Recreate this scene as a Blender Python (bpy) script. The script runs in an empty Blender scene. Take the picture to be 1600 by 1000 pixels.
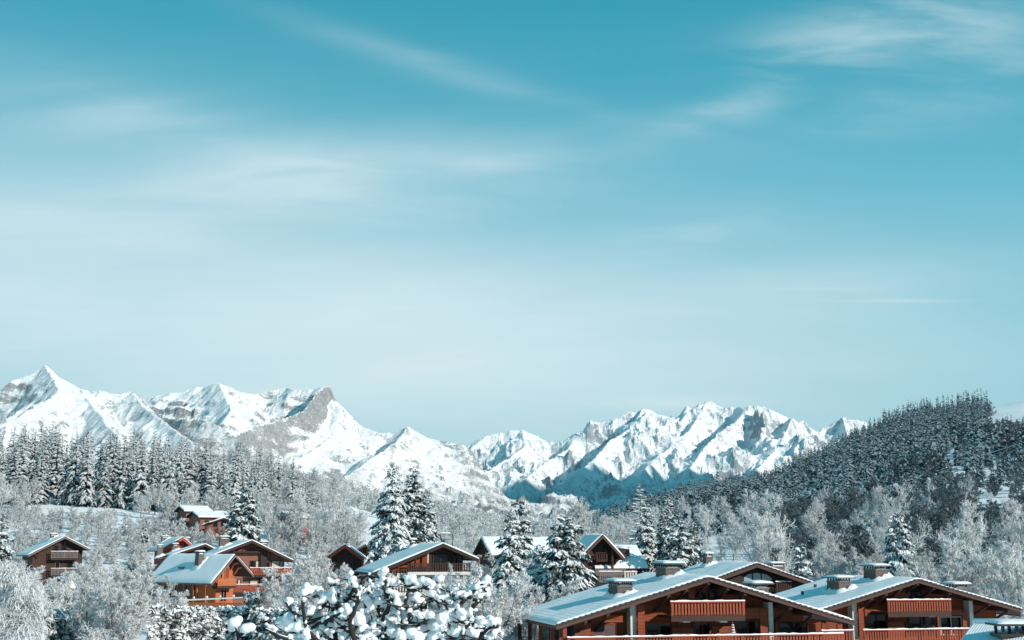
import bpy, bmesh, math, random
import numpy as np
from mathutils import Vector, Matrix, Quaternion

R = math.radians
rng = np.random.default_rng(7)
random.seed(7)
scene = bpy.context.scene
col = scene.collection

# ------------------------------------------------------------------ camera
FPX = 2000.0                      # focal length in pixels of the 1600 x 1000 photograph
PITCH = math.atan(360.0 / FPX)
CAM_Z = 8.0
cam_data = bpy.data.cameras.new('camera')
cam_data.sensor_width = 36.0
cam_data.lens = 36.0 * FPX / 1600.0
cam_data.clip_start = 0.5
cam_data.clip_end = 60000.0
cam = bpy.data.objects.new('camera', cam_data)
col.objects.link(cam)
cam.location = (0, 0, CAM_Z)
cam.rotation_euler = (math.pi / 2 + PITCH, 0, 0)
scene.camera = cam
CP, SP = math.cos(PITCH), math.sin(PITCH)

def ray(px, py):
    x = (px - 800.0) / FPX
    y = (500.0 - py) / FPX
    return Vector((x, CP - SP * y, SP + CP * y))

def at(px, py, Y):
    """the point at depth Y (metres in front of the camera) seen at a pixel of the photograph"""
    d = ray(px, py)
    k = Y / d.y
    return Vector((d.x * k, Y, CAM_Z + d.z * k))

# ------------------------------------------------------------------ sun and sky
SUN_AZ, SUN_EL = R(124.0), R(24.0)          # azimuth from +Y towards +X
SUN = Vector((math.sin(SUN_AZ) * math.cos(SUN_EL), math.cos(SUN_AZ) * math.cos(SUN_EL), math.sin(SUN_EL)))
sd = bpy.data.lights.new('sun', 'SUN')
sd.energy = 4.9
sd.angle = R(0.5)
sd.color = (1.0, 0.91, 0.83)
sun = bpy.data.objects.new('sun', sd)
col.objects.link(sun)
sun.rotation_euler = SUN.to_track_quat('Z', 'Y').to_euler()
sun.location = (60, -40, 60)

scene.view_settings.view_transform = 'Standard'
scene.view_settings.look = 'None'
scene.view_settings.exposure = 0.0
scene.view_settings.gamma = 1.0
scene.view_settings.use_curve_mapping = False
scene.cycles.max_bounces = 5
scene.cycles.diffuse_bounces = 3
scene.cycles.glossy_bounces = 2
scene.cycles.transmission_bounces = 2
scene.cycles.volume_bounces = 0
scene.cycles.use_denoising = True

class NT:
    """small helper round a node tree"""
    def __init__(self, tree):
        self.t = tree
    def n(self, kind, **kw):
        nd = self.t.nodes.new(kind)
        for k, v in kw.items():
            setattr(nd, k, v)
        return nd
    def put(self, sock, v):
        if hasattr(v, 'links') or isinstance(v, bpy.types.NodeSocket):
            self.t.links.new(v, sock)
        else:
            sock.default_value = v
    def math(self, op, a, b=None, c=None, clamp=False):
        nd = self.n('ShaderNodeMath', operation=op, use_clamp=clamp)
        self.put(nd.inputs[0], a)
        if b is not None: self.put(nd.inputs[1], b)
        if c is not None: self.put(nd.inputs[2], c)
        return nd.outputs[0]
    def vmath(self, op, a, b=None, out=0):
        nd = self.n('ShaderNodeVectorMath', operation=op)
        self.put(nd.inputs[0], a)
        if b is not None: self.put(nd.inputs[1], b)
        return nd.outputs[out]
    def step(self, x, lo, hi):
        nd = self.n('ShaderNodeMapRange', interpolation_type='SMOOTHSTEP')
        self.put(nd.inputs['Value'], x)
        nd.inputs['From Min'].default_value = lo
        nd.inputs['From Max'].default_value = hi
        return nd.outputs[0]
    def noise(self, vec, scale, detail=4.0, rough=0.55, dist=0.0):
        nd = self.n('ShaderNodeTexNoise')
        if vec is not None: self.put(nd.inputs['Vector'], vec)
        nd.inputs['Scale'].default_value = scale
        nd.inputs['Detail'].default_value = detail
        nd.inputs['Roughness'].default_value = rough
        nd.inputs['Distortion'].default_value = dist
        return nd.outputs['Fac']
    def mix(self, f, a, b, blend='MIX'):
        nd = self.n('ShaderNodeMix', data_type='RGBA', blend_type=blend)
        self.put(nd.inputs[0], f)
        self.put(nd.inputs[6], a if not isinstance(a, tuple) else (*a, 1))
        self.put(nd.inputs[7], b if not isinstance(b, tuple) else (*b, 1))
        return nd.outputs[2]

world = bpy.data.worlds.new('World')
scene.world = world
world.use_nodes = True
wt = world.node_tree
wt.nodes.clear()
W = NT(wt)
sky = W.n('ShaderNodeTexSky', sky_type='NISHITA')
sky.sun_disc = False
sky.sun_elevation = SUN_EL
sky.sun_rotation = SUN_AZ
sky.altitude = 1100
sky.air_density = 1.0
sky.dust_density = 0.4
sky.ozone_density = 1.6
tint = W.mix(1.0, sky.outputs[0], (0.62, 1.34, 1.10), 'MULTIPLY')
geo = W.n('ShaderNodeTexCoord').outputs['Generated']
sep = W.n('ShaderNodeSeparateXYZ')
W.put(sep.inputs[0], geo)
dx, dy, dz = sep.outputs
# cirrus lies on a level sheet: the direction is projected on it, so bands flatten towards the horizon
inv = W.math('DIVIDE', 1.0, W.math('ADD', W.math('MAXIMUM', dz, 0.0), 0.16))
comb = W.n('ShaderNodeCombineXYZ')
W.put(comb.inputs[0], W.math('MULTIPLY', dx, inv))
W.put(comb.inputs[1], W.math('MULTIPLY', dy, inv))
mp = W.n('ShaderNodeMapping')
W.put(mp.inputs[0], comb.outputs[0])
mp.inputs['Rotation'].default_value = (0, 0, R(-14))
mp.inputs['Scale'].default_value = (0.55, 1.25, 1.0)
big = W.noise(mp.outputs[0], 1.3, 6, 0.52, 0.5)
mp2 = W.n('ShaderNodeMapping')
W.put(mp2.inputs[0], comb.outputs[0])
mp2.inputs['Rotation'].default_value = (0, 0, R(-20))
mp2.inputs['Scale'].default_value = (0.9, 2.4, 1.0)
mp2.inputs['Location'].default_value = (3.1, 0.7, 0)
streak = W.noise(mp2.outputs[0], 2.2, 7, 0.52, 0.9)

def patch(px, py, rx, rz, tilt=0.0):
    """a soft elliptical patch of the sky round one direction: 1 at its middle, 0 outside"""
    d0 = ray(px, py).normalized()
    sub = W.vmath('SUBTRACT', geo, tuple(d0))
    s = W.n('ShaderNodeSeparateXYZ')
    W.put(s.inputs[0], sub)
    c, q = math.cos(tilt), math.sin(tilt)
    a = W.math('ADD', W.math('MULTIPLY', s.outputs[0], c), W.math('MULTIPLY', s.outputs[2], q))
    b = W.math('SUBTRACT', W.math('MULTIPLY', s.outputs[2], c), W.math('MULTIPLY', s.outputs[0], q))
    a = W.math('DIVIDE', a, rx / FPX)
    b = W.math('DIVIDE', b, rz / FPX)
    r2 = W.math('ADD', W.math('MULTIPLY', a, a), W.math('MULTIPLY', b, b))
    r2 = W.math('ADD', r2, W.math('MULTIPLY', W.math('MULTIPLY', s.outputs[1], s.outputs[1]), 2.0))
    return W.math('POWER', 2.718, W.math('MULTIPLY', r2, -1.0))

big_c = W.step(big, 0.34, 0.72)
str_c = W.step(streak, 0.36, 0.74)
puff = W.step(W.noise(mp.outputs[0], 5.5, 6, 0.58, 0.3), 0.36, 0.70)
soft = W.math('ADD', W.math('MULTIPLY', big_c, 0.78), W.math('MULTIPLY', str_c, 0.22))
fine = W.math('ADD', W.math('MULTIPLY', big_c, 0.45), W.math('MULTIPLY', str_c, 0.55))
def amount(mask, pattern, k, floor):
    return W.math('MULTIPLY', mask, W.math('MULTIPLY_ADD', pattern, k, floor))
layers = [
    amount(patch(60, 370, 520, 150, 0.04), soft, 0.50, 0.34),
    amount(patch(560, 262, 290, 44, 0.12), fine, 0.75, 0.36),
    amount(patch(520, 330, 420, 46, 0.10), soft, 0.34, 0.06),
    amount(patch(610, 540, 840, 175, -0.02), soft, 0.24, 0.78),
    amount(patch(1470, 45, 190, 58, 0.02), puff, 0.50, 0.03),
    amount(patch(1270, 90, 110, 40, 0.02), puff, 0.34, 0.02),
    amount(patch(1480, 145, 200, 40, 0.1), puff, 0.25, 0.04),
    amount(patch(1110, 185, 100, 24, 0.25), puff, 0.36, 0.04),
    amount(patch(230, 190, 230, 50, -0.15), fine, 0.5, 0.03),
    amount(patch(700, 110, 300, 20, -0.25), fine, 0.26, 0.02),
    amount(patch(1040, 630, 120, 13), soft, 0.30, 0.20),
    amount(patch(1405, 470, 75, 2.4, -0.06), fine, 0.25, 0.28),
    amount(patch(1260, 452, 60, 2.2, -0.05), fine, 0.2, 0.12),
    amount(patch(1300, 450, 260, 40, 0.04), soft, 0.26, 0.04),
    amount(patch(1080, 365, 120, 30, 0.1), puff, 0.20, 0.04),
    W.math('MULTIPLY', soft, 0.03),
]
keep = 1.0
for L_ in layers:
    keep = W.math('MULTIPLY', keep, W.math('SUBTRACT', 1.0, L_, clamp=True))
cloud = W.math('SUBTRACT', 1.0, keep, clamp=True)
CLOUD_COL = (7.5, 8.9, 9.3)
ramp = W.n('ShaderNodeValToRGB')
W.put(ramp.inputs[0], W.math('MULTIPLY_ADD', dz, 0.8, 0.2))
els = ramp.color_ramp.elements
stops = [(-0.25, (0.50, 0.72, 0.79)), (0.0, (0.50, 0.745, 0.82)), (0.09, (0.30, 0.61, 0.71)), (0.17, (0.19, 0.57, 0.705)), (0.27, (0.075, 0.465, 0.625)), (0.42, (0.008, 0.318, 0.46)), (1.0, (0.010, 0.23, 0.36))]
while len(els) < len(stops): els.new(0.5)
for e_, (z_, c_) in zip(els, stops):
    e_.position = z_ * 0.8 + 0.2
    e_.color = (*c_, 1)
clear = W.mix(0.93, tint, W.mix(1.0, ramp.outputs[0], (10.0, 10.0, 10.0), 'MULTIPLY'))
final = W.mix(cloud, clear, CLOUD_COL)
bg = W.n('ShaderNodeBackground')
W.put(bg.inputs[0], final)
bg.inputs[1].default_value = 0.1
wo = W.n('ShaderNodeOutputWorld')
wt.links.new(bg.outputs[0], wo.inputs[0])
# ------------------------------------------------------------------ helpers: tags, meshes, noise
def tag(o, label=None, cat=None, group=None, kind=None):
    if label: o['label'] = label
    if cat: o['category'] = cat
    if group: o['group'] = group
    if kind: o['kind'] = kind
    return o

def empty(name, loc, rz=0.0):
    o = bpy.data.objects.new(name, None)
    o.empty_display_size = 0.5
    col.objects.link(o)
    o.location = loc
    o.rotation_euler = (0, 0, rz)
    return o

def link(name, me, parent=None):
    o = bpy.data.objects.new(name, me)
    col.objects.link(o)
    if parent is not None: o.parent = parent
    return o

def np_mesh(name, verts, faces, mats, mat_idx=None, smooth=False):
    """verts (n,3); faces (m,k) array with k = 3 or 4"""
    verts = np.ascontiguousarray(verts, dtype=np.float32)
    faces = np.ascontiguousarray(faces, dtype=np.int32)
    k = faces.shape[1]
    me = bpy.data.meshes.new(name)
    me.vertices.add(len(verts))
    me.vertices.foreach_set('co', verts.ravel())
    me.loops.add(faces.size)
    me.loops.foreach_set('vertex_index', faces.ravel())
    me.polygons.add(len(faces))
    me.polygons.foreach_set('loop_start', np.arange(0, faces.size, k, dtype=np.int32))
    if mat_idx is not None:
        me.polygons.foreach_set('material_index', np.ascontiguousarray(mat_idx, dtype=np.int32))
    me.polygons.foreach_set('use_smooth', np.full(len(faces), smooth, dtype=bool))
    for m in mats: me.materials.append(m)
    me.update(calc_edges=True)
    me.validate()
    return me

class MB:
    """collects boxes, prisms and tubes; build() links them as one mesh object"""
    def __init__(self):
        self.v, self.f = [], []
    def add(self, vs, fs):
        b = len(self.v)
        self.v += [tuple(p) for p in vs]
        self.f += [tuple(b + i for i in f) for f in fs]
        return self
    def box(self, x0, x1, y0, y1, z0, z1):
        vs = [(x0, y0, z0), (x1, y0, z0), (x1, y1, z0), (x0, y1, z0), (x0, y0, z1), (x1, y0, z1), (x1, y1, z1), (x0, y1, z1)]
        return self.add(vs, [(0, 3, 2, 1), (4, 5, 6, 7), (0, 1, 5, 4), (1, 2, 6, 5), (2, 3, 7, 6), (3, 0, 4, 7)])
    def hexa(self, vs):
        return self.add(vs, [(0, 3, 2, 1), (4, 5, 6, 7), (0, 1, 5, 4), (1, 2, 6, 5), (2, 3, 7, 6), (3, 0, 4, 7)])
    def frustum(self, x0, x1, y0, y1, z0, z1, k):
        cx, cy = (x0 + x1) / 2, (y0 + y1) / 2
        f = lambda x, y, z, s: (cx + (x - cx) * s, cy + (y - cy) * s, z)
        vs = [f(x0, y0, z0, 1), f(x1, y0, z0, 1), f(x1, y1, z0, 1), f(x0, y1, z0, 1), f(x0, y0, z1, k), f(x1, y0, z1, k), f(x1, y1, z1, k), f(x0, y1, z1, k)]
        return self.hexa(vs)
    def bar(self, a, b, w, h):
        a, b = Vector(a), Vector(b)
        d = (b - a).normalized()
        up = Vector((0, 0, 1)) if abs(d.z) < 0.95 else Vector((0, 1, 0))
        s = d.cross(up).normalized()
        u = s.cross(d).normalized()
        o = []
        for p in (a, b):
            o.append([p - s * w / 2 - u * h / 2, p + s * w / 2 - u * h / 2, p + s * w / 2 + u * h / 2, p - s * w / 2 + u * h / 2])
        vs = o[0] + o[1]
        return self.add(vs, [(0, 1, 2, 3), (7, 6, 5, 4), (0, 4, 5, 1), (1, 5, 6, 2), (2, 6, 7, 3), (3, 7, 4, 0)])
    def tube(self, pts, radii, sides=6):
        pts = [Vector(p) for p in pts]
        base = len(self.v)
        n = len(pts)
        prev = None
        for i, p in enumerate(pts):
            d = (pts[min(i + 1, n - 1)] - pts[max(i - 1, 0)]).normalized()
            if prev is None:
                ref = Vector((0, 0, 1)) if abs(d.z) < 0.9 else Vector((1, 0, 0))
                s = d.cross(ref).normalized()
            else:
                s = (prev - d * prev.dot(d)).normalized()
            prev = s
            u = d.cross(s)
            for k in range(sides):
                a = 2 * math.pi * k / sides
                self.v.append(tuple(p + (s * math.cos(a) + u * math.sin(a)) * radii[i]))
        for i in range(n - 1):
            for k in range(sides):
                k2 = (k + 1) % sides
                self.f.append((base + i * sides + k, base + i * sides + k2, base + (i + 1) * sides + k2, base + (i + 1) * sides + k))
        self.f.append(tuple(base + k for k in reversed(range(sides))))
        self.f.append(tuple(base + (n - 1) * sides + k for k in range(sides)))
        return self
    def mesh(self, name, mat, smooth=False):
        me = bpy.data.meshes.new(name)
        me.from_pydata(self.v, [], self.f)
        bm = bmesh.new(); bm.from_mesh(me)
        bmesh.ops.recalc_face_normals(bm, faces=bm.faces)
        bm.to_mesh(me); bm.free()
        me.materials.append(mat)
        if smooth:
            me.polygons.foreach_set('use_smooth', np.ones(len(me.polygons), dtype=bool))
        return me
    def build(self, name, mat, parent=None, smooth=False):
        return link(name, self.mesh(name, mat, smooth), parent)

def _hash(ix, iy, seed):
    h = (ix.astype(np.int64) * 374761393 + iy.astype(np.int64) * 668265263 + seed * 982451653) & 0xFFFFFFFF
    h = ((h ^ (h >> 13)) * 1274126177) & 0xFFFFFFFF
    h = h ^ (h >> 16)
    return (h & 0xFFFFFF) / float(0xFFFFFF)

def vnoise(x, y, seed=0):
    x0, y0 = np.floor(x), np.floor(y)
    fx, fy = x - x0, y - y0
    fx = fx * fx * fx * (fx * (fx * 6 - 15) + 10)
    fy = fy * fy * fy * (fy * (fy * 6 - 15) + 10)
    a, b = _hash(x0, y0, seed), _hash(x0 + 1, y0, seed)
    c, d = _hash(x0, y0 + 1, seed), _hash(x0 + 1, y0 + 1, seed)
    return (a + (b - a) * fx) * (1 - fy) + (c + (d - c) * fx) * fy

def fbm(x, y, octv=5, seed=0, gain=0.5):
    s, a, t = 0.0, 1.0, 0.0
    for i in range(octv):
        s = s + a * vnoise(x * 2 ** i + 17.3 * i, y * 2 ** i - 9.1 * i, seed + i)
        t += a
        a *= gain
    return s / t

def ridged(x, y, octv=5, seed=0, gain=0.5):
    s, a, t = 0.0, 1.0, 0.0
    w = 1.0
    for i in range(octv):
        n = 1 - np.abs(2 * vnoise(x * 2 ** i + 11.3 * i, y * 2 ** i + 5.1 * i, seed + i) - 1)
        n = n * n * w
        s = s + a * n
        w = np.clip(n * 1.6, 0, 1)
        t += a
        a *= gain
    return s / t

def sstep(x, lo, hi):
    t = np.clip((x - lo) / (hi - lo), 0, 1)
    return t * t * (3 - 2 * t)

# ------------------------------------------------------------------ materials
def material(name):
    m = bpy.data.materials.new(name)
    m.use_nodes = True
    m.node_tree.nodes.clear()
    T = NT(m.node_tree)
    b = T.n('ShaderNodeBsdfPrincipled')
    o = T.n('ShaderNodeOutputMaterial')
    m.node_tree.links.new(b.outputs[0], o.inputs[0])
    return m, T, b

def bump(T, b, height, strength, dist):
    n = T.n('ShaderNodeBump')
    n.inputs['Strength'].default_value = strength
    n.inputs['Distance'].default_value = dist
    T.put(n.inputs['Height'], height)
    T.put(b.inputs['Normal'], n.outputs[0])

SNOW = (0.87, 0.885, 0.895)
def snow_material(name, scale=1.0, rough_bump=0.4, dist=0.06, ribs=None, ribs_axis=1, tone=SNOW):
    m, T, b = material(name)
    co = T.n('ShaderNodeTexCoord').outputs['Object']
    n1 = T.noise(co, 0.9 * scale, 5, 0.6)
    n2 = T.noise(co, 6.0 * scale, 4, 0.6)
    c = T.mix(T.step(n1, 0.3, 0.75), tuple(t * 0.95 for t in tone), tone)
    T.put(b.inputs['Base Color'], c)
    b.inputs['Roughness'].default_value = 0.85
    b.inputs['Specular IOR Level'].default_value = 0.15
    h = T.math('ADD', T.math('MULTIPLY', n1, 0.6), T.math('MULTIPLY', n2, 0.4))
    if ribs:
        wv = T.n('ShaderNodeTexWave', wave_type='BANDS', bands_direction='XYZ'[ribs_axis], wave_profile='SIN')
        T.put(wv.inputs['Vector'], co)
        wv.inputs['Scale'].default_value = ribs
        wv.inputs['Distortion'].default_value = 0.6
        wv.inputs['Detail'].default_value = 2
        h = T.math('ADD', h, T.math('MULTIPLY', wv.outputs['Fac'], 0.55))
    bump(T, b, h, rough_bump, dist)
    return m

def wood_material(name, tone, dark=0.55, rough=0.75, grain_axis='X'):
    m, T, b = material(name)
    co = T.n('ShaderNodeTexCoord').outputs['Object']
    mpn = T.n('ShaderNodeMapping')
    T.put(mpn.inputs[0], co)
    mpn.inputs['Scale'].default_value = {'X': (0.6, 6, 9), 'Z': (7, 7, 0.6)}[grain_axis]
    g = T.noise(mpn.outputs[0], 2.0, 5, 0.65)
    w = T.noise(co, 0.7, 3, 0.6)
    f = T.math('ADD', T.math('MULTIPLY', g, 0.6), T.math('MULTIPLY', w, 0.4))
    c = T.mix(T.step(f, 0.3, 0.7), tuple(t * dark for t in tone), tone)
    if grain_axis == 'X':            # each board has weathered in its own way
        sp = T.n('ShaderNodeSeparateXYZ'); T.put(sp.inputs[0], co)
        wn = T.n('ShaderNodeTexWhiteNoise', noise_dimensions='2D')
        cb = T.n('ShaderNodeCombineXYZ')
        T.put(cb.inputs[0], T.math('FLOOR', T.math('DIVIDE', sp.outputs[2], 0.21)))
        T.put(cb.inputs[1], T.math('FLOOR', T.math('MULTIPLY_ADD', sp.outputs[0], 0.24, 7.3)))
        T.put(wn.inputs['Vector'], cb.outputs[0])
        grey = sum(tone) / 3
        old = tuple(0.55 * t + 0.30 * grey for t in tone)
        c = T.mix(T.math('MULTIPLY', wn.outputs['Value'], 0.55), c, old)
    T.put(b.inputs['Base Color'], c)
    b.inputs['Roughness'].default_value = rough
    b.inputs['Specular IOR Level'].default_value = 0.2
    bump(T, b, g, 0.3, 0.01)
    return m

def plain_material(name, tone, var=0.8, scale=3.0, rough=0.8, spec=0.2, metal=0.0):
    m, T, b = material(name)
    co = T.n('ShaderNodeTexCoord').outputs['Object']
    n = T.noise(co, scale, 5, 0.6)
    c = T.mix(T.step(n, 0.3, 0.72), tuple(t * var for t in tone), tone)
    T.put(b.inputs['Base Color'], c)
    b.inputs['Roughness'].default_value = rough
    b.inputs['Specular IOR Level'].default_value = spec
    b.inputs['Metallic'].default_value = metal
    return m

def laden_material(name, under, lo, hi, snow=SNOW, nscale=2.0, namp=0.5, under2=None, var=0.12):
    """snow lies on what faces up; what faces down keeps the colour of needles or bark"""
    m, T, b = material(name)
    g = T.n('ShaderNodeNewGeometry')
    s = T.n('ShaderNodeSeparateXYZ')
    T.put(s.inputs[0], g.outputs['Normal'])
    co = T.n('ShaderNodeTexCoord').outputs['Object']
    n = T.noise(co, nscale, 3, 0.6)
    rnd = T.n('ShaderNodeObjectInfo').outputs['Random']
    z = T.math('ADD', s.outputs[2], T.math('MULTIPLY', T.math('SUBTRACT', n, 0.5), namp * 2))
    z = T.math('ADD', z, T.math('MULTIPLY', T.math('SUBTRACT', rnd, 0.5), var * 2))
    f = T.step(z, lo, hi)
    if under2 is not None:
        n3 = T.noise(co, nscale * 0.3, 2, 0.5)
        under = T.mix(T.step(n3, 0.35, 0.65), under, under2)
    T.put(b.inputs['Base Color'], T.mix(f, under, snow))
    b.inputs['Roughness'].default_value = 0.85
    b.inputs['Specular IOR Level'].default_value = 0.1
    return m

M = {}
M['snow'] = snow_material('snow')
M['ground_snow'] = snow_material('ground_snow', 0.25, 0.6, 0.25)
M['roof_snow_tiles'] = snow_material('roof_snow_tiles', 1.0, 0.35, 0.05, ribs=0.8, ribs_axis=0)
M['roof_snow_ribs'] = snow_material('roof_snow_ribs', 1.0, 0.45, 0.05, ribs=0.75, ribs_axis=1)
M['spruce'] = laden_material('spruce_needles_and_snow', (0.022, 0.042, 0.042), 0.40, 0.72, snow=(0.78, 0.81, 0.83), nscale=2.1, namp=0.85, under2=(0.04, 0.06, 0.056))
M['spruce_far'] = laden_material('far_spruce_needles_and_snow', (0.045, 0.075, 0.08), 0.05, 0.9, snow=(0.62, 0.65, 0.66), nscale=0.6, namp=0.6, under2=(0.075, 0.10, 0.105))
M['spruce_hill'] = laden_material('hill_spruce_painted_shade', (0.034, 0.078, 0.094), -0.2, 1.4, snow=(0.32, 0.40, 0.43), nscale=0.30, namp=0.4, under2=(0.055, 0.105, 0.122))  # snow and needles dimmed towards blue: the hillside's shade is in the colour
M['frost'] = laden_material('frosted_twigs', (0.42, 0.42, 0.42), -0.8, 0.2, snow=(0.82, 0.835, 0.84), nscale=0.8, namp=0.5, under2=(0.52, 0.51, 0.50), var=0.15)
M['frost_warm'] = laden_material('frosted_beige_twigs', (0.42, 0.41, 0.40), -0.75, 0.25, snow=(0.82, 0.83, 0.83), nscale=0.8, namp=0.5, under2=(0.54, 0.53, 0.515), var=0.15)
M['frost_far'] = laden_material('far_frosted_twigs', (0.34, 0.36, 0.37), -0.7, 0.4, snow=(0.74, 0.77, 0.78), nscale=0.4, namp=0.5, under2=(0.46, 0.47, 0.47), var=0.2)
M['shade_leaf'] = laden_material('frosted_twigs_painted_shade', (0.065, 0.09, 0.105), -0.2, 1.0, snow=(0.38, 0.45, 0.475), nscale=0.4, namp=0.5, under2=(0.13, 0.16, 0.17), var=0.25)  # darker, bluer copy of the frost: shade of the slope painted in
M['bark'] = laden_material('dark_bark_with_snow', (0.035, 0.03, 0.028), 0.55, 0.85, nscale=3.0, namp=0.3)
M['bark_grey'] = laden_material('grey_bark_with_snow', (0.10, 0.09, 0.085), 0.1, 0.6, nscale=2.0, namp=0.5)
# ------------------------------------------------------------------ ground
def interp(x, xs, ys):
    return np.interp(x, xs, ys)

# crest of the wooded hill on the other side (elevation of its bare ground in photograph pixels above the horizon)
HILL_U = np.array([850, 930, 1000, 1050, 1100, 1150, 1200, 1250, 1300, 1350, 1400, 1450, 1500, 1550, 1600, 1800, 2200, 2800])
HILL_E = np.array([0, 20, 52, 70, 84, 90, 101, 128, 150, 178, 190, 206, 214, 222, 231, 262, 320, 380])
LEFT_U = np.array([-1200, -400, 0, 100, 200, 300, 400, 470, 520, 570, 640, 720, 800, 860])
LEFT_E = np.array([250, 175, 137, 134, 128, 118, 108, 92, 78, 58, 30, 12, 2, 0])
FAR_U = np.array([300, 420, 500, 560, 640, 700, 760, 800, 850, 900, 1000])
FAR_E = np.array([130, 118, 104, 88, 70, 62, 46, 32, 14, 0, 0])

def zg(x, y):
    """height of the ground (numpy arrays or floats)"""
    x = np.asarray(x, float); y = np.asarray(y, float)
    yy = np.maximum(y, 30.0)
    u = 800 + FPX * x / yy
    z = 0.5 * (fbm(x / 40, y / 40, 3, 3) - 0.5) * sstep(y, 60, 120)
    # left hillside: foot at 260 m, crest behind the spruces at 640 m
    el = interp(u, LEFT_U, LEFT_E) / FPX
    t = np.clip((y - 235) / (640 - 235), 0, 1.25)
    crest_l = 640 * el + 8 * (el > 0)
    z = z + crest_l * np.where(t < 1, t ** 0.95, 1 - 0.9 * (t - 1))
    # valley floor rises a little in the middle
    z = z + 5 * sstep(y, 180, 420) * sstep(u, 500, 700)
    # far pale slope in the middle
    ef = interp(u, FAR_U, FAR_E) / FPX
    t2 = np.clip((y - 520) / (1250 - 520), 0, 1.3)
    z = np.maximum(z, np.where(y > 520, 6 + (1250 * ef) * np.where(t2 < 1, t2, 1 - 1.2 * (t2 - 1)), -99))
    # right hill
    er = interp(u, HILL_U, HILL_E) / FPX
    t3 = np.clip((y - 190) / (1350 - 190), 0, 1.6)
    crest_r = 1350 * er
    zr = crest_r * np.where(t3 < 1, t3 ** 1.12, 1 - 0.8 * (t3 - 1))
    zr = zr + 5.0 * (fbm(x / 70, y / 90, 4, 9) - 0.5) * np.clip(t3 * 4, 0, 1) * (er > 0.005)
    z = z + zr
    # beyond the hills the valley floor falls away
    z = z * (1 - sstep(y, 1800, 2600)) - 30 * sstep(y, 1700, 3000)
    return z

def zgf(x, y):
    return float(zg(np.array([x]), np.array([y]))[0])

def build_ground():
    ya = np.concatenate([np.arange(-60, 60, 6.0), np.geomspace(60, 2600, 150), np.geomspace(2700, 16000, 26)])
    xa = np.linspace(-1, 1, 241)
    Y, S = np.meshgrid(ya, xa, indexing='ij')
    half = 120 + np.maximum(Y, 0) * 0.62
    X = S * half
    Z = zg(X, Y)
    nr, nc = Y.shape
    v = np.stack([X, Y, Z], -1).reshape(-1, 3)
    i = np.arange(nr * nc).reshape(nr, nc)
    f = np.stack([i[:-1, :-1], i[:-1, 1:], i[1:, 1:], i[1:, :-1]], -1).reshape(-1, 4)
    o = link('ground', np_mesh('ground', v, f, [M['ground_snow']], smooth=True))
    tag(o, 'snow covered valley floor and hillsides', kind='structure')
build_ground()

# ------------------------------------------------------------------ mountains
def mountain_material(name, rock, rock2, veg_top, veg_col, veg_amt, snow_lo=0.44, snow_hi=0.60):
    m, T, b = material(name)
    g = T.n('ShaderNodeNewGeometry')
    s = T.n('ShaderNodeSeparateXYZ')
    T.put(s.inputs[0], g.outputs['True Normal'])
    co = T.n('ShaderNodeTexCoord').outputs['Object']
    sp = T.n('ShaderNodeSeparateXYZ')
    T.put(sp.inputs[0], co)
    st = T.n('ShaderNodeMapping')
    T.put(st.inputs[0], co)
    st.inputs['Scale'].default_value = (1, 1, 1.6)
    n1 = T.noise(st.outputs[0], 0.011, 7, 0.65)
    n2 = T.noise(co, 0.05, 5, 0.7)
    n3 = T.noise(co, 0.004, 3, 0.6)
    z = T.math('ADD', s.outputs[2], T.math('MULTIPLY', T.math('SUBTRACT', n1, 0.5), 0.34))
    z = T.math('ADD', z, T.math('MULTIPLY', T.math('SUBTRACT', n2, 0.5), 0.55))
    n4 = T.noise(co, 0.16, 4, 0.7)
    strata = T.math('SINE', T.math('ADD', T.math('MULTIPLY', sp.outputs[2], 0.33), T.math('ADD', T.math('MULTIPLY', sp.outputs[0], 0.06), T.math('MULTIPLY', n1, 30.0))))
    z = T.math('ADD', z, T.math('MULTIPLY', strata, 0.025))
    z = T.math('ADD', z, T.math('MULTIPLY', T.math('SUBTRACT', n4, 0.5), 0.55))
    f = T.step(z, snow_lo, snow_hi)
    rk = T.mix(T.step(T.math('ADD', T.math('MULTIPLY', n2, 0.5), T.math('MULTIPLY', n4, 0.5)), 0.38, 0.62), rock, rock2)
    c = T.mix(f, rk, (0.83, 0.84, 0.85))
    # scrub and scattered trees on the lower flanks
    low = T.math('SUBTRACT', 1.0, T.step(T.math('ADD', sp.outputs[2], T.math('MULTIPLY', T.math('SUBTRACT', n3, 0.5), veg_top * 1.2)), veg_top * 0.35, veg_top))
    v = T.math('MULTIPLY', T.step(T.math('ADD', T.math('MULTIPLY', n2, 0.6), T.math('MULTIPLY', n1, 0.4)), 0.44, 0.55), low)
    c = T.mix(T.math('MULTIPLY', v, veg_amt), c, veg_col)
    T.put(b.inputs['Base Color'], c)
    b.inputs['Roughness'].default_value = 0.9
    b.inputs['Specular IOR Level'].default_value = 0.05
    h = T.math('ADD', T.math('MULTIPLY', n2, 0.5), T.math('MULTIPLY', n1, 1.0))
    bump(T, b, h, 0.7, 20.0)
    return m

M['mountain_left'] = mountain_material('snowy_limestone', (0.40, 0.405, 0.405), (0.17, 0.185, 0.195), 420, (0.13, 0.15, 0.155), 0.7, 0.50, 0.66)
M['mountain_right'] = mountain_material('snowy_granite', (0.36, 0.39, 0.42), (0.24, 0.27, 0.30), 620, (0.08, 0.15, 0.18), 0.72, 0.34, 0.50)

def px_line(pts):
    return [tuple(at(p[0], p[1], p[2])) for p in pts]

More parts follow.
